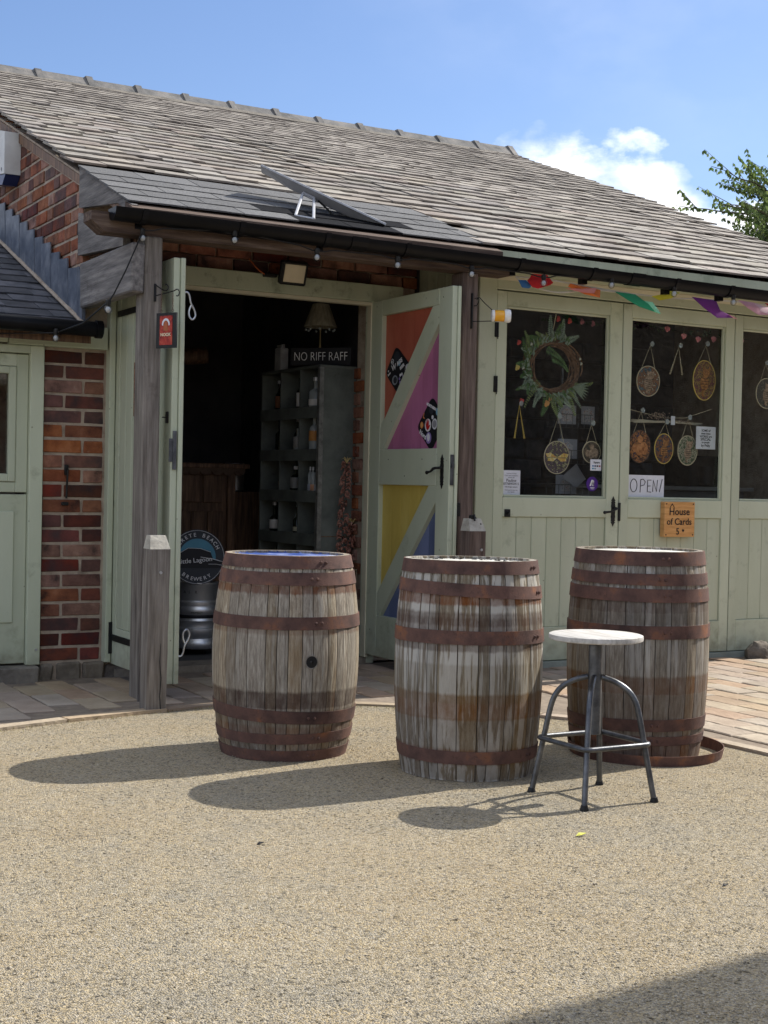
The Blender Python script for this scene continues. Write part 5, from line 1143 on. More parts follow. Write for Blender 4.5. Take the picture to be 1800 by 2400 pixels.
def bottle(x, y, z, r, h, glass_, lab, desc, neck=.32, cap=None, labm=label_w, lz=(.15, .45)):
    t = thing('bottle', (x, y, z), desc, 'bottle', 'bottles in the pigeonhole shelf')
    g = Geo(); hb = h*(1-neck); g.lathe([(0, 0), (r*.95, 0), (r, .006), (r, hb*.86), (r*.75, hb*.98), (r*.32, hb+.01), (r*.3, h-.012), (r*.36, h-.008), (r*.36, h), (0, h)], 16); part('glass', g, glass_, t, local=True)
    if lab: g = Geo(); g.lathe([(r+.0006, h*lz[0]), (r+.0012, h*lz[0]+.001), (r+.0012, h*lz[1]), (r+.0006, h*lz[1]+.001)], 16); g.f = g.f[:-2]; g.sm = g.sm[:-2]; part('label', g, labm, t, local=True)
    if cap: g = Geo(); g.lathe([(0, h-.002), (r*.42, h-.002), (r*.45, h+.02), (0, h+.022)], 12); part('cap', g, cap, t, local=True)
silver = flat('silver_cap', (.6, .6, .62, 1), .35, .6)
BX = 4.125
bottle(BX, 8.19, 1.64, .045, .17, gl_clear, True, 'squat clear spirit bottle with white label and tall cork, top right pigeonhole', .35, silver, lz=(.05, .28))
bottle(BX, 8.42, 1.64, .024, .20, gl_dark, True, 'dark bottle with white black-lettered label, top middle pigeonhole, front left', .4, lz=(.05, .5))
bottle(BX+.05, 8.385, 1.64, .026, .21, gl_dark, True, 'dark bottle with grey label, top middle pigeonhole, behind right', .4, labm=flat('grey_label', (.3, .3, .3, 1)), lz=(.05, .58))
bottle(BX+.05, 8.69, 1.64, .028, .21, gl_dark, False, 'unlabelled dark bottle in the top left pigeonhole', .4)
bottle(BX, 8.20, 1.365, .034, .215, gl_clear, True, 'clear spirit bottle with orange square label, second row right', .3, silver, flat('orange_label', (.5, .22, .06, 1)), (.25, .55))
bottle(BX+.01, 8.12, 1.365, .03, .21, gl_dark, True, 'dark red bottle with maroon label, second row far right', .3, silver, flat('maroon_label', (.2, .02, .05, 1)), (.25, .5))
bottle(BX, 8.44, 1.365, .03, .14, gl_clear, True, 'small clear bottle with grey script label, second row middle', .4, None, flat('script_label', (.25, .24, .23, 1)), (.1, .6))
bottle(BX+.04, 8.39, 1.365, .022, .17, gl_dark, False, 'slim dark bottle beside the grey script one, second row middle', .4)
bottle(BX, 8.72, 1.365, .03, .20, gl_dark, False, 'dark wine bottle in the second row left pigeonhole', .4)
bottle(BX, 8.46, 1.095, .036, .14, gl_dark, True, 'stout dark bottle with white cap and white script label, third row middle', .3, label_w, flat('script_label_two', (.2, .2, .19, 1)), (.1, .6))
bottle(BX+.02, 8.39, 1.095, .024, .15, gl_dark, True, 'slim dark bottle with white label, third row middle right', .4, None, lz=(.1, .5))
for i, y in enumerate((8.225, 8.185, 8.13)): bottle(BX-.01, y, 1.095, .017, .135, (gl_clear, gl_clear, gl_clear)[i], True, ('left', 'middle', 'right')[i]+' one of three slim clear tubes with silver caps, third row right', .12, silver, (flat('blue_grey_label', (.3, .33, .4, 1)), flat('peach_label', (.55, .28, .16, 1)), flat('pale_label', (.45, .46, .5, 1)))[i], (.02, .3))
bottle(BX, 8.68, 1.095, .022, .17, gl_dark, True, 'tall dark bottle with small label, third row left', .5, None, flat('brown_label', (.2, .15, .12, 1)), (.1, .35))
bottle(BX, 8.78, .815, .034, .175, gl_dark, True, 'dark bottle with round-marked white label, fourth row left', .45, silver, lz=(.08, .42))
bottle(BX+.05, 8.70, .815, .026, .16, gl_dark, True, 'dark bottle with brown label behind the white labelled one, fourth row left', .45, None, flat('tan_label', (.25, .17, .1, 1)), (.1, .4))
bottle(BX, 8.43, .815, .026, .17, gl_dark, True, 'tall black bottle with cream striped foot label, fourth row middle', .45, None, flat('striped_label', (.4, .38, .28, 1)), (.05, .22))
random.seed(64)
for z_, ys_ in ((1.64, (8.10, 8.26, 8.30, 8.50, 8.56, 8.78, 8.86)), (1.365, (8.27, 8.32, 8.52, 8.58, 8.80, 8.87)), (1.095, (8.30, 8.53, 8.60, 8.76, 8.84)), (.815, (8.13, 8.24, 8.52, 8.60, 8.88)), (.52, (8.15, 8.27, 8.45, 8.56, 8.72, 8.84))):
    for i_, y_ in enumerate(ys_):
        rown = {1.64: 'top', 1.365: 'second', 1.095: 'third', .815: 'fourth', .52: 'fifth'}[z_]; ordn = ('first', 'second', 'third', 'fourth', 'fifth', 'sixth', 'seventh')[i_]
        c_ = random.choice(((.35, .33, .28, 1), (.3, .12, .06, 1), (.12, .16, .25, 1), (.4, .33, .15, 1), (.5, .5, .48, 1)))
        bottle(BX+random.uniform(.05, .12), y_, z_, random.uniform(.022, .03), random.uniform(.15, .205), random.choice((gl_dark, gl_dark, gl_amber, gl_clear)), True, 'bottle at the back of the '+rown+' shelf row, '+ordn+' from the right', .38, random.choice((None, silver)), flat('stock_label', c_), (.1, random.uniform(.38, .55)))
for i in range(9):
    t = thing('bottle', (3.02+i*.047, 9.33, 1.72), ('first', 'second', 'third', 'fourth', 'fifth', 'sixth', 'seventh', 'eighth', 'ninth')[i]+' bottle from the left on the back shelf of the bar', 'bottle', 'bottles on the back shelf'); g = Geo(); r_ = random.uniform(.015, .019); h_ = random.uniform(.13, .18)
    g.lathe([(0, 0), (r_, .002), (r_, h_*.62), (r_*.35, h_*.78), (r_*.35, h_), (0, h_)], 12); part('glass', g, random.choice((gl_dark, gl_amber, gl_clear)), t, local=True)
    g = Geo(); g.lathe([(r_+.0006, h_*.12), (r_+.001, h_*.13), (r_+.001, h_*.45), (r_+.0006, h_*.46)], 12); g.f = g.f[:-2]; g.sm = g.sm[:-2]; part('label', g, label_w if i % 3 else flat('rust_label', (.4, .12, .06, 1)), t, local=True)
bag = Geo(); bag.cbox(4.11, 4.17, 8.70, 8.80, 1.905, 2.06, .006, .003); bag.cbox(4.12, 4.15, 8.71, 8.79, 2.06, 2.085, .004, .004)
solo('paper_bag', bag, mk('grey_kraft_paper', [(.25, .24, .23, 1), (.42, .41, .4, 1)], scale=18, rnd=0), 'upright grey paper bag standing on the left end of the bottle shelf', 'bag')
ns = thing('riff_raff_sign', (4.25, 8.15, 1.905), 'black board lettered NO RIFF RAFF standing on top of the bottle shelf', 'sign')
Rn = Matrix.Translation((4.165, 8.21, 1.968)) @ Matrix.Rotation(-math.radians(47), 4, 'Z')
g = Geo(); g.cbox(-.21, .21, 0, .02, -.055, .06, .003); part('board', g.xf(Rn), ink, ns)
tg = text_geo('NO RIFF RAFF', .082, Matrix.Diagonal((.74, 1, 1, 1)) @ RF, Vector((0, -.002, .0)), .0012, bold=-.0016); part('lettering', tg.xf(Rn), flat('white_lettering', (.85, .85, .85, 1)), ns)
lp = thing('table_lamp', (4.22, 8.33, 1.905), 'unlit table lamp with pleated cone shade standing on the bottle shelf', 'lamp')
shade_m = mk('pleated_linen_shade', [(.2, .18, .13, 1), (.34, .31, .23, 1)], scale=3, stretch=(20, 20, .3), rnd=0)
g = Geo(); n = 36
for r_, z in ((.052, 2.325), (.108, 2.175)):
    for j in range(n): rr_ = r_+(.003 if j % 2 else 0); g.v.append((4.22+rr_*math.cos(2*pi*j/n), 8.33+rr_*math.sin(2*pi*j/n), z))
g.f += [(j, (j+1) % n, (j+1) % n+n, j+n) for j in range(n)]; g.sm += [False]*n; part('lamp_shade', g, shade_m, lp)
g = Geo(); g.lathe([(.05, 1.905), (.05, 1.92), (.012, 1.94), (.009, 2.0), (.014, 2.03), (.008, 2.06), (.006, 2.19)], 14, (4.22, 8.33, 0)); part('stem', g, flat('tarnished_brass', (.25, .18, .08, 1), .35, .9), lp)
g = Geo()
for k in range(9):
    a = 2*pi*k/9; g = Geo(); g.ball((4.22+.095*math.cos(a), 8.33+.095*math.sin(a), 2.155), .009, 6, 4); part('glass_drop', g, gl_clear, lp)
# chilli / onion plaits leaning beside the shelf
random.seed(31)
def plait(x, y, z0, z1, r, dx, lab):
    t = thing('chilli_plait', (x, y, z0), lab, 'plait', 'dried plaits by the shelf'); g = Geo(); n = int((z1-z0)/.0065)
    for i in range(n):
        z = z0+(z1-z0)*i/n; a = random.uniform(0, 2*pi); c = Vector((x+dx*(i/n), y, z)); d = Vector((math.cos(a)*r, math.sin(a)*r, random.uniform(-.012, -.002)))
        g.tube([c+d*.2, c+d*.8+Vector((0, 0, .01)), c+d*1.15-Vector((0, 0, .008))], [.005, .0075, .002], 5, caps=False)
    part('dried_pods', g, mk('dried_red_pods', [(.09, .035, .025, 1), (.26, .11, .08, 1), (.45, .27, .2, 1)], scale=60, rnd=0, rough=.5), t)
    g = Geo()
    for i in range(7): a = random.uniform(0, 6.28); g.tube([(x+dx, y, z1-.01), (x+dx+.02*math.cos(a), y+.02*math.sin(a), z1+.02), (x+dx+.035*math.cos(a), y+.035*math.sin(a), z1+random.uniform(0, .03))], [.004, .003, .001], 4)
    part('straw_tuft', g, flat('straw', (.5, .38, .16, 1), .8), t)
plait(4.20, 7.98, .10, 1.29, .034, .05, 'long dried red plait leaning against the side of the bottle shelf')
plait(4.285, 7.99, .10, .90, .027, .02, 'shorter dried red plait right of the long one')
# wire basket
bk = thing('wire_basket', (4.22, 7.93, .06), 'tall wire basket standing low between the left barrel and the door frame', 'basket'); g = Geo()
for k in range(12): a = 2*pi*k/12; g.tube([(4.20+.07*math.cos(a), 7.90+.07*math.sin(a), .10), (4.20+.085*math.cos(a), 7.90+.085*math.sin(a), .60)], .0025, 4, caps=False)
for z in (.12, .28, .44, .60): g.tube([(4.20+(.07+.015*(z/.6))*math.cos(2*pi*k/16), 7.90+(.07+.015*(z/.6))*math.sin(2*pi*k/16), z) for k in range(16)], .003, 4, closed=True)
part('wires', g, flat('tan_wire', (.3, .24, .17, 1), .6), bk)
# keg with the round brewery board on it
kg_ = thing('beer_keg', (3.46, 8.55, .05), 'ribbed stainless steel beer keg just inside the bar doorway', 'keg')
g = Geo(); kz = [(.115, .06), (.14, .065), (.15, .08), (.15, .105), (.143, .12), (.137, .13), (.15, .15), (.158, .18), (.157, .195), (.147, .205), (.146, .235), (.152, .245), (.146, .255), (.146, .285), (.157, .30), (.157, .325), (.147, .34), (.150, .36), (.150, .365), (.137, .375), (.142, .385), (.142, .475), (.146, .48), (.146, .49), (.13, .49), (.13, .40), (0, .39)]
g.lathe([(r*.97, z) for r, z in kz], 36, (3.47, 8.55, 0)); part('shell', g, stainless, kg_)
g = Geo(); g.lathe([(.1432, .262), (.1438, .263), (.1438, .283), (.1432, .284)], 36, (3.47, 8.55, 0)); g.f = g.f[:-2]; g.sm = g.sm[:-2]; part('printed_band', g, ink, kg_)
for tx, a0, z, s_, m_ in (('PROPERTY', -1.9, .30, .014, ink), ('Kegstar', -1.95, .272, .018, wprint), ('R', -1.93, .43, .026, ink), ('A S', -2.35, .43, .026, steel)):
    for i, ch_ in enumerate(tx):
        a = a0+(i-len(tx)/2)*(s_*.62/.142); rr_ = .1535 if tx == 'PROPERTY' else (.1402 if tx in ('R', 'A S') else .1416)
        if ch_ == ' ': continue
        Mz = Matrix.Translation((3.47+rr_*math.cos(a), 8.55+rr_*math.sin(a), z)) @ Matrix.Rotation(a+pi/2, 4, 'Z') @ Matrix.Rotation(pi/2, 4, 'X')
        part('lettering', text_geo(ch_, s_, Mz, Vector((0, 0, 0)), .001), m_, kg_)
bs = thing('brewery_sign', (3.42, 8.45, .49), 'round black and blue brewery board propped on the steel keg', 'sign')
Rb = Matrix.Translation((3.425, 8.44, .655)) @ Matrix.Rotation(-.25, 4, 'Z') @ Matrix.Rotation(-.10, 4, 'X')
def bpart(n_, g, m_): part(n_, g.xf(Rb), m_, bs)
g = Geo(); g.disc((0, 0, 0), .178, (0, -1, 0), .006, 44); bpart('board', g, gp)
g = Geo(); g.tube([(.171*math.cos(2*pi*j/44), -.0065, .171*math.sin(2*pi*j/44)) for j in range(44)], .0013, 4, closed=True); bpart('ring_print', g, wprint)
g = Geo(); pl = [(.118*math.cos(a), .118*math.sin(a)) for a in [-.35+(pi+.7)*i/24 for i in range(25)]]; g.prism(pl, 1, -.0085, -.007); bpart('sky_print', g, flat('teal_print', (.08, .25, .36, 1)))
g = Geo(); g.prism([(-.118, .02), (-.06, .055), (.02, .052), (.085, .03), (.10, -.01), (.165, -.03), (.165, -.07), (-.12, -.07)], 1, -.0105, -.0088); bpart('car_print', g, ink)
g = Geo(); g.tube([(-.118, -.012, .022), (-.06, -.012, .057), (.02, -.012, .054), (.085, -.012, .033)], .0015, 4); g.tube([(.02, -.012, .0), (.10, -.012, -.012), (.175, -.012, -.033)], .002, 4); g.tube([(.07, -.012, -.045), (.12, -.012, -.045), (.16, -.012, -.052)], .0014, 4); bpart('outline_print', g, wprint)
for tx, a0, r_, dr_ in (('CONCRETE BEACH', pi/2+.22, .142, -1), ('BREWERY', -pi/2-.05, .142, 1)):
    for i, ch_ in enumerate(tx):
        if ch_ == ' ': continue
        a = a0+dr_*(i-(len(tx)-1)/2)*.205; Mr = Matrix.Translation((r_*math.cos(a), -.0085, r_*math.sin(a))) @ Matrix.Rotation(-(a-pi/2 if dr_ < 0 else a+pi/2), 4, 'Y') @ RF
        bpart('lettering', text_geo(ch_, .034, Mr, Vector((0, 0, 0)), .001), wprint)
bpart('lettering', text_geo('little Lagoon', .042, Matrix.Translation((-.01, -.0125, -.022)) @ Matrix.Rotation(-.1, 4, 'Y') @ RF, Vector((0, 0, 0)), .001), wprint)
# bar counter
bc = thing('bar_counter', (3.4, 9.5, 0), 'dark panelled wooden bar counter with scalloped edge at the back of the bar', 'counter')
g = Geo(); g.cbox(2.9, 4.16, 9.28, 9.9, 1.235, 1.27, .006); part('counter_top', g, dark_wood, bc)
g = Geo(); n = 14
for k in range(n): x = 2.92+k*.086; g.prism([(x, 1.236)]+[(x+.043-.043*math.cos(pi*q/6), 1.215-.03*math.sin(pi*q/6)) for q in range(7)]+[(x+.086, 1.236)], 1, 9.285, 9.295)
part('scalloped_trim', g, mk('brown_trim_wood', [(.06, .035, .022, 1), (.14, .09, .06, 1)], scale=9, rnd=0), bc)
g = Geo(); g.box(2.95, 4.02, 9.33, 9.4, .05, 1.235); part('counter_front', g, dark_wood, bc)
for k in range(8): g = Geo(); g.cbox(2.98+k*.125, 2.98+k*.125+.12, 9.315, 9.33, .1, .93, .004); part('front_board', g, dark_wood, bc)
for k in range(6): g = Geo(); g.cbox(2.99+k*.165, 2.99+k*.165+.15, 9.315, 9.33, .99, 1.19, .006); part('raised_panel', g, dark_wood, bc)
g = Geo(); g.cbox(4.0, 4.06, 9.30, 9.40, .05, 1.235, .006); part('corner_post', g, dark_wood, bc)
cb = Geo(); cb.cbox(4.10, 4.40, 9.55, 9.95, .05, 1.07, .006); solo('side_cabinet', cb, dark_wood, 'low dark cabinet between the bar counter and the bottle shelf', 'cabinet')
g = Geo(); g.lathe([(.05, 0), (.07, .01), (.075, .20), (.07, .21)], 18, (4.2, 9.65, 1.07)); solo('steel_bucket', g, stainless, 'dull steel tub standing on the low cabinet', 'tub')
for i, (x, h_) in enumerate(((3.10, .09), (3.30, .06), (3.46, .085))):
    g = Geo(); g.lathe([(.02, 0), (.025, .003), (.03, h_), (.028, h_), (.022, .006), (0, .006)], 14, (x+.2, 9.42, 1.27)); solo('drinking_glass', g, gl_clear, ('left tall', 'middle short', 'right tall')[i]+' glass standing on the bar counter', 'glass')
g = Geo(); g.tube([(3.5, 9.6, 2.0), (3.9, 9.5, 2.05)], .06, 14); g.tube([(3.9, 9.5, 2.05), (3.905, 9.499, 2.051)], [.06, .045], 14); solo('hanging_roll', g, dark_wood, 'dark brown roll hanging in the gloom above the counter', 'roll')
for i, (x, z) in enumerate(((3.33, 1.95), (3.32, 1.72))):
    g = Geo(); g.lathe([(0, 0), (.035, 0), (.037, .1), (.014, .13), (.013, .16), (0, .16)], 14, (x-.05, 9.3, z)); solo('dark_jar', g, gl_dark, ('upper', 'lower')[i]+' dark jar on the back shelf just right of the left door leaf', 'jar')
g = Geo(); g.cbox(2.95, 3.4, 9.22, 9.4, 1.70, 1.72, .002); g.cbox(2.95, 3.4, 9.22, 9.4, 1.93, 1.95, .002); g.cbox(2.95, 3.45, 9.4, 9.42, 1.4, 2.3, .002); solo('back_shelf', g, dark_wood, 'dark wooden wall shelf behind the left end of the bar', 'shelf')

# ============================================================ THINGS IN THE SHOP WINDOWS (just behind the glass)
random.seed(12)
twine = flat('jute_twine', (.6, .52, .36, 1), .9); gold = flat('gold_cord', (.8, .58, .14, 1), .6)
def leafg(g, p, d, l, w, nrm):
    d = d.normalized(); s = d.cross(nrm).normalized()*w; q = p+d*l; m_ = p+d*l*.45+nrm*l*.08
    g.add([p, m_+s, q, m_-s], [(0, 1, 2), (0, 2, 3)])
wr = thing('wreath', (5.40, 7.36, 1.62), 'twiggy wreath dressed with ferns, sage leaves and flowers hanging in the first shop window', 'wreath')
wc = Vector((5.405, 7.37, 1.922)); Ro = .19; VZ = .86
g = Geo()
for k in range(64):
    a0 = random.uniform(0, 2*pi); ln_ = random.uniform(1.6, 3.4); off = Vector((random.uniform(-.03, .03), random.uniform(-.022, .022))); ph = random.uniform(0, 6)
    P_ = []
    for i in range(15):
        a = a0+ln_*i/14; r_ = Ro+off.x+.012*math.sin(3*a+ph); P_.append(wc+Vector((r_*math.cos(a), off.y+.01*math.cos(2*a+ph), r_*VZ*math.sin(a))))
    g.tube(P_, random.uniform(.0022, .0045), 5)
part('twig_ring', g, mk('brown_vine_twigs', [(.11, .06, .035, 1), (.28, .16, .10, 1)], scale=30, rnd=0), wr)
lm = [mk('fern_green', [(.05, .11, .035, 1), (.11, .2, .065, 1)], scale=20, rnd=0, rough=.6), mk('sage_leaf', [(.14, .19, .14, 1), (.27, .33, .25, 1)], scale=20, rnd=0, rough=.6), mk('olive_leaf', [(.11, .145, .055, 1), (.22, .28, .1, 1)], scale=20, rnd=0, rough=.6)]
Gs = [Geo(), Geo(), Geo()]
def fern(g, p, ang, l, curve=.4, w=.03):
    d = Vector((math.cos(ang), 0, math.sin(ang))); q = Vector(p); n = 13
    for i in range(n):
        f = i/n; a = ang+curve*f; d = Vector((math.cos(a), -.1, math.sin(a))); q2 = q+d*l/n
        for s in (-1, 1):
            aa = a+s*1.15; leafg(g, q, Vector((math.cos(aa), random.uniform(-.3, .1), math.sin(aa))), w*(1-f*.75), w*.17, Vector((0, -1, .1)))
        g.tube([q, q2], .001, 4, caps=False); q = q2
for a in np.linspace(1.2, 5.6, 26):
    p = wc+Vector((Ro*math.cos(a)*1.08, -.03, Ro*VZ*math.sin(a)*1.08)); fern(Gs[random.choice((0, 0, 2, 1))], p, a+random.uniform(-.9, .9), random.uniform(.09, .17), random.uniform(-.8, .8), random.uniform(.025, .038))
for a in np.linspace(1.1, 5.4, 34):
    for q in range(5):
        p = wc+Vector((Ro*math.cos(a)*random.uniform(.95, 1.25), -.035, Ro*VZ*math.sin(a)*random.uniform(.95, 1.25))); b_ = a+random.uniform(-1.2, 1.2); leafg(Gs[random.choice((0, 1, 1, 2))], p, Vector((math.cos(b_), random.uniform(-.5, .2), math.sin(b_))), random.uniform(.03, .06), random.uniform(.006, .012), Vector((0, -1, .2)))
for k in range(7): b_ = -.75+k*.17; leafg(Gs[1], wc+Vector((.14, -.035, -.12)), Vector((math.cos(b_), -.1, math.sin(b_))), .13, .011, Vector((0, -1, .1)))
fern(Gs[0], wc+Vector((-.02, -.02, .06)), -.2, .16, -.9, .04); fern(Gs[0], wc+Vector((-.06, -.02, .11)), -.3, .17, -.6, .035); fern(Gs[2], wc+Vector((-.13, -.04, -.10)), 4.0, .22, .2, .03); fern(Gs[2], wc+Vector((-.03, -.04, -.18)), 4.9, .16, .3, .035)
for g, m_, n_ in zip(Gs, lm, ('fern_fronds', 'sage_leaves', 'olive_sprigs')): o = part(n_, g, m_, wr); o['kind'] = 'stuff'
def bloom(c, r, m_, par, n_='flower', petals=9):
    g = Geo()
    for k in range(petals):
        a = k*2.4; rr_ = r*(.35+.65*k/petals); q = Vector(c)+Vector((rr_*.55*math.cos(a), -.008*(1-k/petals), rr_*.55*math.sin(a))); g.ball(tuple(q), rr_*.55, 7, 5, (1, .35, 1))
    part(n_, g, m_, par)
fl_or = flat('apricot_petal', (.6, .3, .1, 1), .7); fl_red = flat('coral_petal', (.6, .09, .08, 1), .7); fl_w = flat('white_petal', (.6, .6, .5, 1), .7); fl_y = flat('yellow_petal', (.65, .5, .15, 1), .7)
for c, r, m_ in (((5.135, 7.32, 1.69), .022, fl_red), ((5.105, 7.33, 1.90), .022, fl_y), ((5.34, 7.33, 1.685), .026, fl_or), ((5.365, 7.33, 1.715), .016, fl_or), ((5.615, 7.34, 1.955), .012, fl_w), ((5.605, 7.34, 1.985), .011, fl_w), ((5.21, 7.33, 2.055), .012, fl_w), ((5.12, 7.34, 2.06), .02, fl_red), ((5.15, 7.33, 1.90), .012, fl_w)): bloom(c, r, m_, wr)
g = Geo(); g.tube([(5.39, 7.36, 2.11), (5.40, 7.33, 2.26)], .003, 5); part('hanger', g, twine, wr)
# oval picture sun catchers on suction hooks
def art(seed, a, b, c):
    a, b, c = [tuple(min(.8, v*1.15) for v in q[:3])+(1,) for q in (a, b, c)]
    return mk('mottled_stained_glass_'+seed, [(.02, .02, .02, 1), a, (.04, .035, .03, 1), b, (.06, .04, .04, 1), c], scale=48, rough=.3, bump=.2, rnd=0, detail=3, coat=.4)
cup = gl_clear
def catcher(cx_, cz, rx, rz_, top, label, m_, rim, fig, y=7.335, tw=twine):
    t = thing('suncatcher', (cx_, y, cz-rz_), label, 'sun catcher', 'oval sun catchers in the shop windows')
    g = Geo(); g.disc((cx_, y, cz), rx, (0, -1, 0), .004, 30, rz_); part('glass_disc', g, m_, t)
    g = Geo(); g.tube([(cx_+rx*math.cos(2*pi*j/32), y-.002, cz+rz_*math.sin(2*pi*j/32)) for j in range(32)], .0035, 5, closed=True); part('rope_rim', g, rim, t)
    g = Geo(); g.tube([(cx_-rx*.6, y, cz+rz_*.8), (top[0], y-.005, top[1]), (cx_+rx*.6, y, cz+rz_*.8)], .0018, 5); part('string', g, tw, t)
    g = Geo(); g.lathe([(.006, 0), (.014, .004), (.018, .014)], 12); g.xf(Matrix.Translation((top[0], y-.01, top[1]+.008)) @ Matrix.Rotation(pi/2, 4, 'X') @ Matrix.Translation((0, 0, 0))); part('suction_cup', g, cup, t)
    fm, kind = fig
    g = Geo(); yy = y-.006
    if kind == 'cat':
        g.ball((cx_+rx*.15, yy, cz+rz_*.38), rx*.32, 10, 6, (1, .1, .9)); g.ball((cx_, yy, cz-rz_*.15), rx*.42, 10, 6, (.9, .1, 1.25)); 
        for s in (-1, 1): g.add([(cx_+rx*.15+s*rx*.12, yy-.002, cz+rz_*.55), (cx_+rx*.15+s*rx*.34, yy-.002, cz+rz_*.5), (cx_+rx*.15+s*rx*.30, yy-.002, cz+rz_*.72)], [(0, 1, 2)])
        g.tube([(cx_-rx*.1, yy, cz-rz_*.5), (cx_-rx*.15, yy, cz-rz_*.72), (cx_-rx*.05, yy, cz-rz_*.8)], rx*.08, 6)
    elif kind == 'fairy':
        g.ball((cx_, yy, cz+rz_*.45), rx*.25, 10, 6, (1, .1, 1.1)); g.ball((cx_-rx*.1, yy, cz-rz_*.2), rx*.3, 10, 6, (.9, .1, 1.5)); g.ball((cx_+rx*.35, yy+.001, cz-rz_*.1), rx*.4, 10, 6, (1, .1, 1.2)); g.ball((cx_-rx*.45, yy+.001, cz-rz_*.1), rx*.28, 10, 6, (1, .1, 1.1))
    elif kind == 'fly':
        for s in (-1, 1):
            g.add([(cx_, yy, cz), (cx_+s*rx*.5, yy, cz+rz_*.28), (cx_+s*rx*.92, yy, cz+rz_*.22), (cx_+s*rx*.8, yy, cz+rz_*.02)], [(0, 1, 2, 3)]); g.add([(cx_, yy, cz-.003), (cx_+s*rx*.7, yy, cz-.004), (cx_+s*rx*.75, yy, cz-rz_*.22), (cx_+s*rx*.3, yy, cz-rz_*.25)], [(0, 1, 2, 3)])
    part('figure', g, fm, t)
    if kind == 'cat':
        g = Geo()
        for k in range(5): zz = cz+rz_*(.1-.14*k); g.tube([(cx_-rx*.3, yy-.006, zz), (cx_, yy-.008, zz-.004), (cx_+rx*.3, yy-.006, zz)], .0014, 4)
        for s in (-1, 1): g.ball((cx_+rx*.15+s*rx*.11, yy-.004, cz+rz_*.4), .0028, 6, 4)
        part('stripes', g, ink, t)
cat_t = mk('tan_fur_print', [(.15, .1, .07, 1), (.5, .36, .25, 1)], scale=60, rnd=0); cat_o = mk('ginger_fur_print', [(.15, .06, .03, 1), (.55, .26, .08, 1)], scale=60, rnd=0); skinp = mk('amber_figure_print', [(.2, .06, .02, 1), (.65, .3, .12, 1)], scale=50, rnd=0); wing = flat('magenta_yellow_print', (.5, .18, .15, 1)); wing = mk('butterfly_wing_print', [(.35, .03, .12, 1), (.65, .45, .1, 1), (.7, .68, .6, 1)], scale=25, rnd=0)
catcher(6.171, 1.873, .098, .10, (6.181, 2.112), 'oval glass with grey striped kitten, upper left in the second window', art('a', (.1, .16, .2, 1), (.25, .12, .06, 1), (.45, .45, .35, 1)), twine, (cat_t, 'cat'))
catcher(6.664, 1.905, .10, .135, (6.669, 2.145), 'tall oval glass with ginger kittens, upper right in the second window', art('b', (.2, .05, .06, 1), (.3, .18, .05, 1), (.12, .06, .12, 1)), gold, (cat_o, 'cat'))
catcher(6.112, 1.435, .09, .108, (6.116, 1.668), 'oval glass with amber fairy, lower left in the second window', art('c', (.1, .03, .02, 1), (.4, .16, .05, 1), (.05, .04, .1, 1)), brassy, (skinp, 'fairy'))
catcher(6.321, 1.427, .080, .10, (6.328, 1.60), 'oval glass with ginger kitten reaching up, lower middle in the second window', art('d', (.03, .05, .12, 1), (.25, .1, .04, 1), (.2, .05, .08, 1)), gold, (cat_o, 'cat'))
catcher(6.53, 1.421, .086, .10, (6.528, 1.638), 'oval glass with pale striped kitten and green leaves, lower right in the second window', art('e', (.08, .14, .06, 1), (.35, .35, .25, 1), (.1, .2, .1, 1)), twine, (cat_t, 'cat'))
catcher(5.433, 1.343, .10, .104, (5.433, 1.60), 'oval glass with pink and yellow butterfly in the first window', art('f', (.35, .33, .2, 1), (.1, .07, .1, 1), (.4, .38, .3, 1)), twine, (wing, 'fly'))
catcher(5.712, 1.385, .072, .07, (5.703, 1.565), 'small dull oval glass at the right of the first window', art('g', (.06, .06, .05, 1), (.16, .12, .08, 1), (.1, .1, .08, 1)), twine, (cat_t, 'fairy'))
catcher(7.246, 1.845, .10, .105, (7.228, 2.05), 'dark oval glass in the third window', art('h', (.15, .14, .1, 1), (.05, .05, .04, 1), (.25, .2, .12, 1)), twine, (cat_t, 'cat'))
def vstring(x, z, x1, x2, z2, m_, lab):
    t = thing('looped_twine', (x, 7.33, z2), lab, 'cord'); g = Geo()
    for d in (0, .008): g.tube([(x1+d, 7.33, z2), (x, 7.328, z), (x2-d, 7.33, z2)], .0022, 5)
    part('cord', g, m_, t); g = Geo(); g.lathe([(.006, 0), (.013, .004), (.017, .014)], 12); g.xf(Matrix.Translation((x, 7.32, z+.01)) @ Matrix.Rotation(pi/2, 4, 'X')); part('suction_cup', g, cup, t)
vstring(5.128, 1.665, 5.094, 5.178, 1.455, gold, 'empty yellow looped cord on a suction hook, left side of the first window')
vstring(6.425, 2.115, 6.352, 6.468, 1.93, twine, 'empty jute looped cord on a suction hook, top middle of the second window')
# rose garland
rg_ = thing('rose_garland', (6.5, 7.36, 2.2), 'string of pink silk roses across the tops of the shop windows', 'garland')
rose = mk('pink_silk_rose', [(.5, .12, .15, 1), (.75, .33, .35, 1)], scale=30, rnd=0)
for x, z in ((6.35, 2.235), (6.495, 2.197), (6.625, 2.185), (6.765, 2.195), (7.02, 2.20)): bloom((x, 7.36, z), .026, rose, rg_, 'rose', 10)
for x, z in ((5.44, 2.235), (5.53, 2.228), (5.63, 2.232), (5.72, 2.225)): bloom((x, 7.36, z), .022, fl_red if x < 5.6 else flat('dusky_petal', (.35, .12, .14, 1)), rg_, 'rose', 8)
g = Geo(); g.tube([(5.3, 7.37, 2.25), (5.6, 7.37, 2.24), (5.95, 7.37, 2.26), (6.35, 7.37, 2.245), (6.6, 7.37, 2.205), (7.1, 7.37, 2.215)], .002, 4); part('wire', g, cable_m, rg_)
g = Geo()
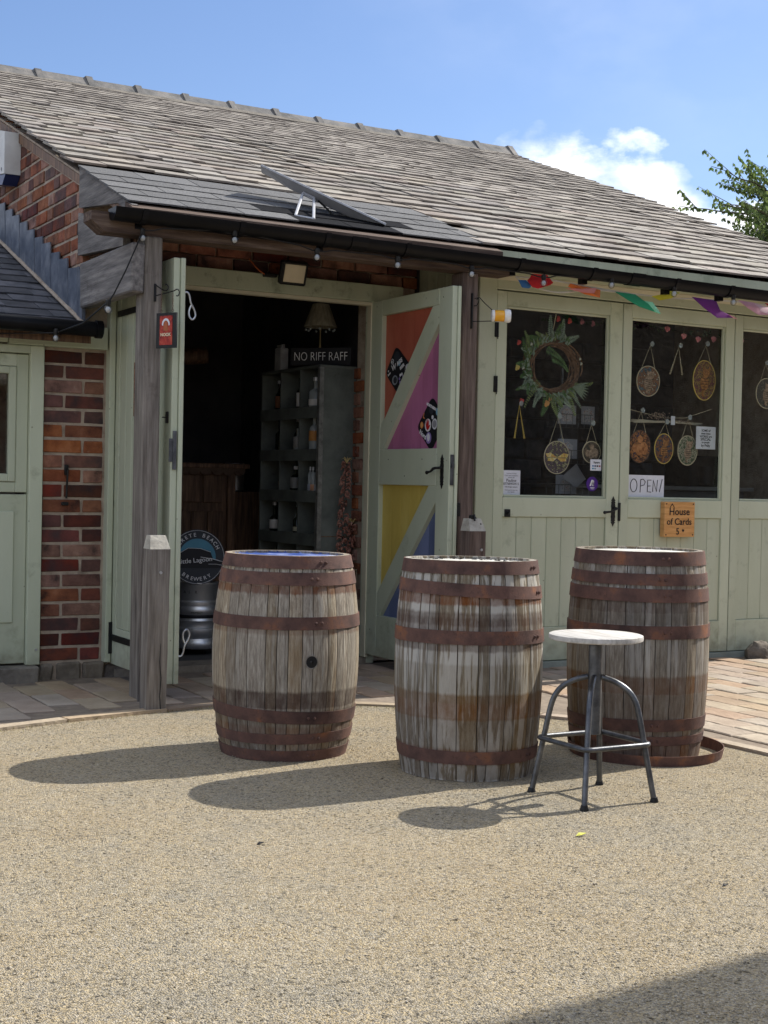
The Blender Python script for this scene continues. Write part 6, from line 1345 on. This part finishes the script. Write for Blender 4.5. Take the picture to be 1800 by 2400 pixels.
for k in range(60): x = random.uniform(5.3, 7.1); leafg(g, Vector((x, 7.37, 2.235)), Vector((random.uniform(-1, 1), -.2, random.uniform(-1, .6))), .035, .009, Vector((0, -1, 0)))
part('garland_leaves', g, mk('dark_silk_leaf', [(.015, .03, .012, 1), (.04, .07, .03, 1)], scale=20, rnd=0), rg_)
# dried bundle slung on twine
db = thing('dried_flower_bundle', (6.4, 7.36, 1.6), 'tied bundle of dried lavender slung on twine across the second window', 'dried flowers')
g = Geo(); g.tube([(5.98, 7.36, 1.69), (6.12, 7.36, 1.668), (6.34, 7.36, 1.635), (6.53, 7.36, 1.643), (6.76, 7.36, 1.712)], .0018, 5); part('twine', g, twine, db)
g = Geo()
for k in range(22): x0 = random.uniform(6.03, 6.12); g.tube([(x0, 7.355, 1.60+random.uniform(-.01, .02)), (6.45, 7.35, 1.61+random.uniform(-.008, .01)), (6.60+random.uniform(0, .08), 7.355, 1.60+random.uniform(-.004, .012))], .0012, 4, caps=False)
part('stalks', g, flat('pale_stalk', (.5, .46, .36, 1), .8), db)
g = Geo()
for k in range(120): p = Vector((random.gauss(6.28, .05), 7.35, random.gauss(1.645, .014))); g.ball(tuple(p), random.uniform(.002, .005), 5, 3)
for k in range(60): p = Vector((random.uniform(6.42, 6.58), 7.35, random.gauss(1.617, .007))); g.ball(tuple(p), random.uniform(.002, .004), 5, 3)
o = part('dried_heads', g, mk('dried_flower_heads', [(.12, .07, .06, 1), (.4, .33, .26, 1)], scale=90, rnd=0), db)
g = Geo(); g.box(6.385, 6.42, 7.34, 7.342, 1.59, 1.65); part('tag', g, paper, db)
# card rack with cards
cr_ = thing('card_rack', (5.72, 7.6, 1.05), 'wire spinner rack behind the first window', 'rack'); g = Geo()
for z in (1.08, 1.31, 1.55):
    for x in (5.53, 5.58, 5.63, 5.68, 5.73, 5.78, 5.83, 5.88): g.tube([(x, 7.57, z), (x, 7.57, z+.09)], .0018, 4, caps=False)
    g.tube([(5.51, 7.57, z), (5.9, 7.57, z)], .002, 4)
    g.tube([(5.51, 7.57, z+.09), (5.9, 7.57, z+.09)], .002, 4)
g.tube([(5.72, 7.68, .4), (5.72, 7.68, 1.95)], .008, 8); part('wires', g, steel, cr_)
crd = [(5.625, 5.775, 1.575, 1.70), (5.63, 5.79, 1.345, 1.475), (5.62, 5.79, 1.11, 1.235), (5.82, 5.93, 1.58, 1.70)]
for i, (a, b, c_, e) in enumerate(crd):
    t = thing('greeting_card', ((a+b)/2, 7.6, c_), ('top', 'middle', 'bottom', 'far right')[i]+' greeting card in the wire rack', 'card', 'greeting cards in the rack'); g = Geo(); g.box(a, b, 7.59, 7.592, c_, e); part('card', g, flat('silver_card', (.36, .37, .42, 1), .6), t)
    g = Geo(); cx_ = (a+b)/2; cz = (c_+e)/2; g.prism([(cx_-.045, cz-.045), (cx_+.045, cz-.045), (cx_+.045, cz+.02), (cx_, cz+.05), (cx_-.045, cz+.02)], 1, 7.587, 7.589); part('card_print', g, mk('mottled_card_print', [(.2, .2, .25, 1), (.5, .5, .52, 1), (.3, .12, .1, 1)], scale=60, rnd=0), t)
g = Geo(); g.add([(5.72, 7.5, 1.31), (5.60, 7.5, 1.22), (5.72, 7.5, 1.15), (5.80, 7.5, 1.21)], [(0, 1, 2, 3)]); g.add([(5.72, 7.503, 1.31), (5.60, 7.503, 1.22), (5.72, 7.503, 1.15), (5.80, 7.503, 1.21)], [(3, 2, 1, 0)])
solo('envelope', g, flat('grey_envelope', (.3, .3, .33, 1), .7), 'grey envelope stuck diagonally behind the round purple sticker', 'envelope')
g = Geo(); g.cbox(6.2, 7.9, 8.2, 8.7, 0, 1.15, .01); cn = thing('shop_counter', (7, 8.4, 0), 'dim grey shop counter behind the second window', 'counter'); part('carcass', g, flat('grey_counter_paint', (.12, .125, .13, 1), .7), cn)
g = Geo(); g.cbox(6.15, 7.95, 8.15, 8.75, 1.15, 1.18, .004); part('worktop', g, flat('pale_worktop', (.22, .22, .22, 1), .6), cn)
g = Geo(); g.cbox(7.42, 7.72, 8.3, 8.6, 1.18, 1.42, .01); g.lathe([(.06, 1.2), (.06, 1.34)], 14, (7.57, 8.28, 0)); solo('coffee_machine', g, iron, 'black machine on the shop counter seen through the second window', 'machine')

# ============================================================ YARD DEBRIS
def yleaf(x, y, s, m_, lab, rz):
    g = Geo(); g.add([(x-s, y, .006), (x-s*.3, y-s*.45, .010), (x+s, y, .012), (x-s*.2, y+s*.4, .014)], [(0, 1, 2, 3)]); g.add([(x-s, y, .0045), (x-s*.3, y-s*.45, .0085), (x+s, y, .0105), (x-s*.2, y+s*.4, .0125)], [(3, 2, 1, 0)]); solo('fallen_leaf', g, m_, lab, 'leaf')
yleaf(2.87, 3.69, .022, flat('yellow_leaf', (.62, .6, .1, 1), .6), 'small bright yellow leaf lying on the gravel before the stool', 0)
yleaf(1.865, 4.926-.9, .014, ink, 'dark curled leaf lying on the gravel left of the seat shadow', 1)
yleaf(2.886, 3.032, .013, ink, 'dark leaf near the right edge of the open gravel', 1)
rock = Geo(); rock.ball((7.02, 7.10, .04), .11, 10, 7, (1, .8, .8)); rock.v = [(p[0]+random.uniform(-.012, .012), p[1]+random.uniform(-.012, .012), max(.0, p[2]+random.uniform(-.012, .012))) for p in rock.v]
solo('door_stone', rock, stone_m, 'rough sandstone lump standing at the foot of the third shop door', 'stone')
# ============================================================ NEIGHBOURS
nb = thing('stable_barn', (11, 0, 0), 'tall dark rubble barn across the yard, mirrored in the shop windows', 'building')
NY = 3.045; g = Geo(); g.box(8.3, 13, -1.8, NY, 0, 6.6); part('wall', g, mk('dark_rubble_wall', [(.05, .042, .036, 1), (.10, .085, .07, 1), (.16, .135, .11, 1)], scale=3.5, rough=.95, bump=1, bscale=14, rnd=0, bdist=.03), nb)
g = Geo(); g.prism([(-2.0, 6.5), (NY+.02, 6.5), (NY+.02, 6.62), (.6, 7.6), (-2.0, 6.62)], 0, 8.1, 13.2); part('roof', g, slate_m, nb)
for y in (-1.2, 1.1):
    g = Geo(); g.cbox(8.26, 8.31, y, y+.9, 3.6, 4.8, .01); fr = part('window', g, green, nb)
    for i in (0, 1):
        g = Geo(); g.box(8.25, 8.262, y+.08+i*.39, y+.43+i*.39, 3.7, 4.7); part('pane', g, flat('dark_pane', (.05, .06, .07, 1), .1), fr)
sr = thing('south_range', (2, -12, 0), 'low slate roofed brick range behind the viewer, mirrored faintly in the glass', 'building')
g = Geo(); g.box(-9, 12, -15, -11, 0, 2.9); part('wall', g, brick_d, sr)
g = Geo(); g.prism([(-15.2, 2.85), (-10.8, 2.85), (-10.8, 2.95), (-13, 4.4), (-15.2, 2.95)], 0, -9.2, 12.2); part('roof', g, slate_m, sr)
random.seed(101); g = Geo()
for k in range(70):
    y = random.uniform(2.2, 6.4); x = random.uniform(y*.2, y*.95)
    if kerb_y(min(x, 4.4)) < y+.05 or x > 4.4: continue
    s_ = random.choice((.002, .003, .004, .007))*random.uniform(.8, 1.3); a = random.uniform(0, 6.3)
    g.add([(x+s_*math.cos(a+t)*(1.8 if q % 2 else .7), y+s_*math.sin(a+t)*(1.8 if q % 2 else .7), .007+random.uniform(0, s_*.6)) for q, t in enumerate((0, 1.6, 3.1, 4.7))], [(0, 1, 2, 3)])
o = part('yard_litter', g, flat('dark_litter', (.05, .035, .02, 1), .9), kind='stuff')
g = Geo()
for k in range(900):
    x = random.choice((random.uniform(1.6, 4.2), random.uniform(2.9, 3.9))); y = kerb_y(x)-abs(random.gauss(0, .035))-.005; s_ = random.uniform(.003, .009); a = random.uniform(0, 6.3)
    g.add([(x, y, .004), (x+s_*math.cos(a), y+s_*math.sin(a), .004+s_*1.2), (x+s_*.6*math.cos(a+.8), y+s_*.6*math.sin(a+.8), .006)], [(0, 1, 2)])
o = part('kerb_moss', g, mk('dry_moss', [(.14, .13, .035, 1), (.26, .22, .06, 1)], scale=40, rnd=0), kind='stuff')
# ============================================================ TREES beyond the roof
random.seed(42)
bark = mk('grey_brown_bark', [(.05, .04, .03, 1), (.12, .1, .08, 1)], scale=12, rnd=.1, rough=.95, bump=.8)
leaf_ms = [mk(n_, c, scale=1.2, rough=.5, bump=0, rnd=.1, spec=.4) for n_, c in (('cherry_leaf_dark', [(.06, .10, .03, 1), (.10, .16, .04, 1)]), ('cherry_leaf_mid', [(.11, .16, .05, 1), (.16, .22, .07, 1)]), ('cherry_leaf_bright', [(.16, .22, .06, 1), (.23, .29, .09, 1)]))]
for m_ in leaf_ms:
    b_ = m_.node_tree.nodes['Principled BSDF']; t_ = m_.node_tree; tr_ = t_.nodes.new('ShaderNodeBsdfTranslucent'); mxs = t_.nodes.new('ShaderNodeMixShader'); mxs.inputs[0].default_value = .5
    src = b_.inputs['Base Color'].links[0].from_socket; t_.links.new(src, tr_.inputs['Color']); t_.links.new(b_.outputs[0], mxs.inputs[1]); t_.links.new(tr_.outputs[0], mxs.inputs[2]); t_.links.new(mxs.outputs[0], t_.nodes['Material Output'].inputs[0])
def tree(x, y, H, Rc, label, seed, n_tw=150, zc=.62):
    random.seed(seed); t = thing('cherry_tree', (x, y, 0), label, 'tree'); gt = Geo(); gt.tube([(x, y, 0), (x+.05, y, H*.2), (x, y+.05, H*.38)], [.2, .16, .13], 10); tips = []
    part('trunk', gt, bark, t); gl = Geo(); V_ = []; F_ = []; MI = []
    def leafcl(p, d, s):
        # drooping leaf pair
        for q in range(random.randint(3, 5)):
            a = random.uniform(0, 2*pi); dr_ = Vector((math.cos(a)*.6, math.sin(a)*.6, -random.uniform(.5, 1.3))).normalized(); sd_ = dr_.cross(Vector((math.cos(a+1.5), math.sin(a+1.5), .2))).normalized()
            l = s*random.uniform(.7, 1.3); w = l*.27; o = len(V_); m_ = p+dr_*l*.5
            V_.extend([p, m_+sd_*w, p+dr_*l, m_-sd_*w]); F_.append((o, o+1, o+2, o+3)); MI.append(random.choice((0, 0, 1, 1, 2)))
    cc = Vector((x, y, H*zc))
    for k in range(n_tw):
        u = random.uniform(-.9, .9); a = random.uniform(0, 2*pi); r_ = Rc*random.uniform(.35, 1.0)*(1.12 if random.random() < .12 else 1); e = cc+Vector((math.cos(a)*math.sqrt(1-u*u), math.sin(a)*math.sqrt(1-u*u), u*(H*(1-zc)/Rc)))*r_
        s0_ = Vector((x, y, min(H*.75, max(H*.32, e.z-random.uniform(.2, 1.3))))); m1_ = s0_.lerp(e, .5)+Vector((0, 0, .25)); P_ = []
        for i in range(11):
            f = i/10; P_.append(s0_*(1-f)**2+m1_*2*f*(1-f)+e*f*f+Vector((random.uniform(-.03, .03), random.uniform(-.03, .03), random.uniform(-.03, .03))))
        gl.tube(P_, [.04*(1-i/10)**1.3+.005 for i in range(11)], 5, caps=False)
        for i in range(16):
            f = .45+.55*i/15; p = s0_*(1-f)**2+m1_*2*f*(1-f)+e*f*f; leafcl(p, None, .085)
        for q in range(4):
            f = random.uniform(.45, .9); p = s0_*(1-f)**2+m1_*2*f*(1-f)+e*f*f; d = (e-s0_).normalized()+Vector((random.uniform(-.8, .8), random.uniform(-.8, .8), random.uniform(-.3, .8))); d.normalize(); ll = random.uniform(.35, .75)
            gl.tube([p, p+d*ll*.5, p+d*ll], [.008, .005, .003], 4, caps=False)
            for i in range(9): leafcl(p+d*ll*i/8+Vector((0, 0, -.01)), None, .085)
    part('branches', gl, bark, t)
    g = Geo(); g.v = [tuple(v) for v in V_]; g.f = F_; g.sm = [False]*len(F_); me = bpy.data.meshes.new('crown'); me.from_pydata([(v[0]-x, v[1]-y, v[2]) for v in g.v], [], F_)
    for m_ in leaf_ms: me.materials.append(m_)
    me.polygons.foreach_set('material_index', MI); me.update(); o = bpy.data.objects.new('crown', me); link(o, t, kind='stuff')
tree(19.0, 17.4, 7.35, 3.1, 'leafy cherry tree with drooping leaves rising behind the right end of the slate roof', 42, 500, .64)
tree(24.5, 15.5, 7.2, 3.0, 'second green tree further right behind the slate roof', 8, 90)
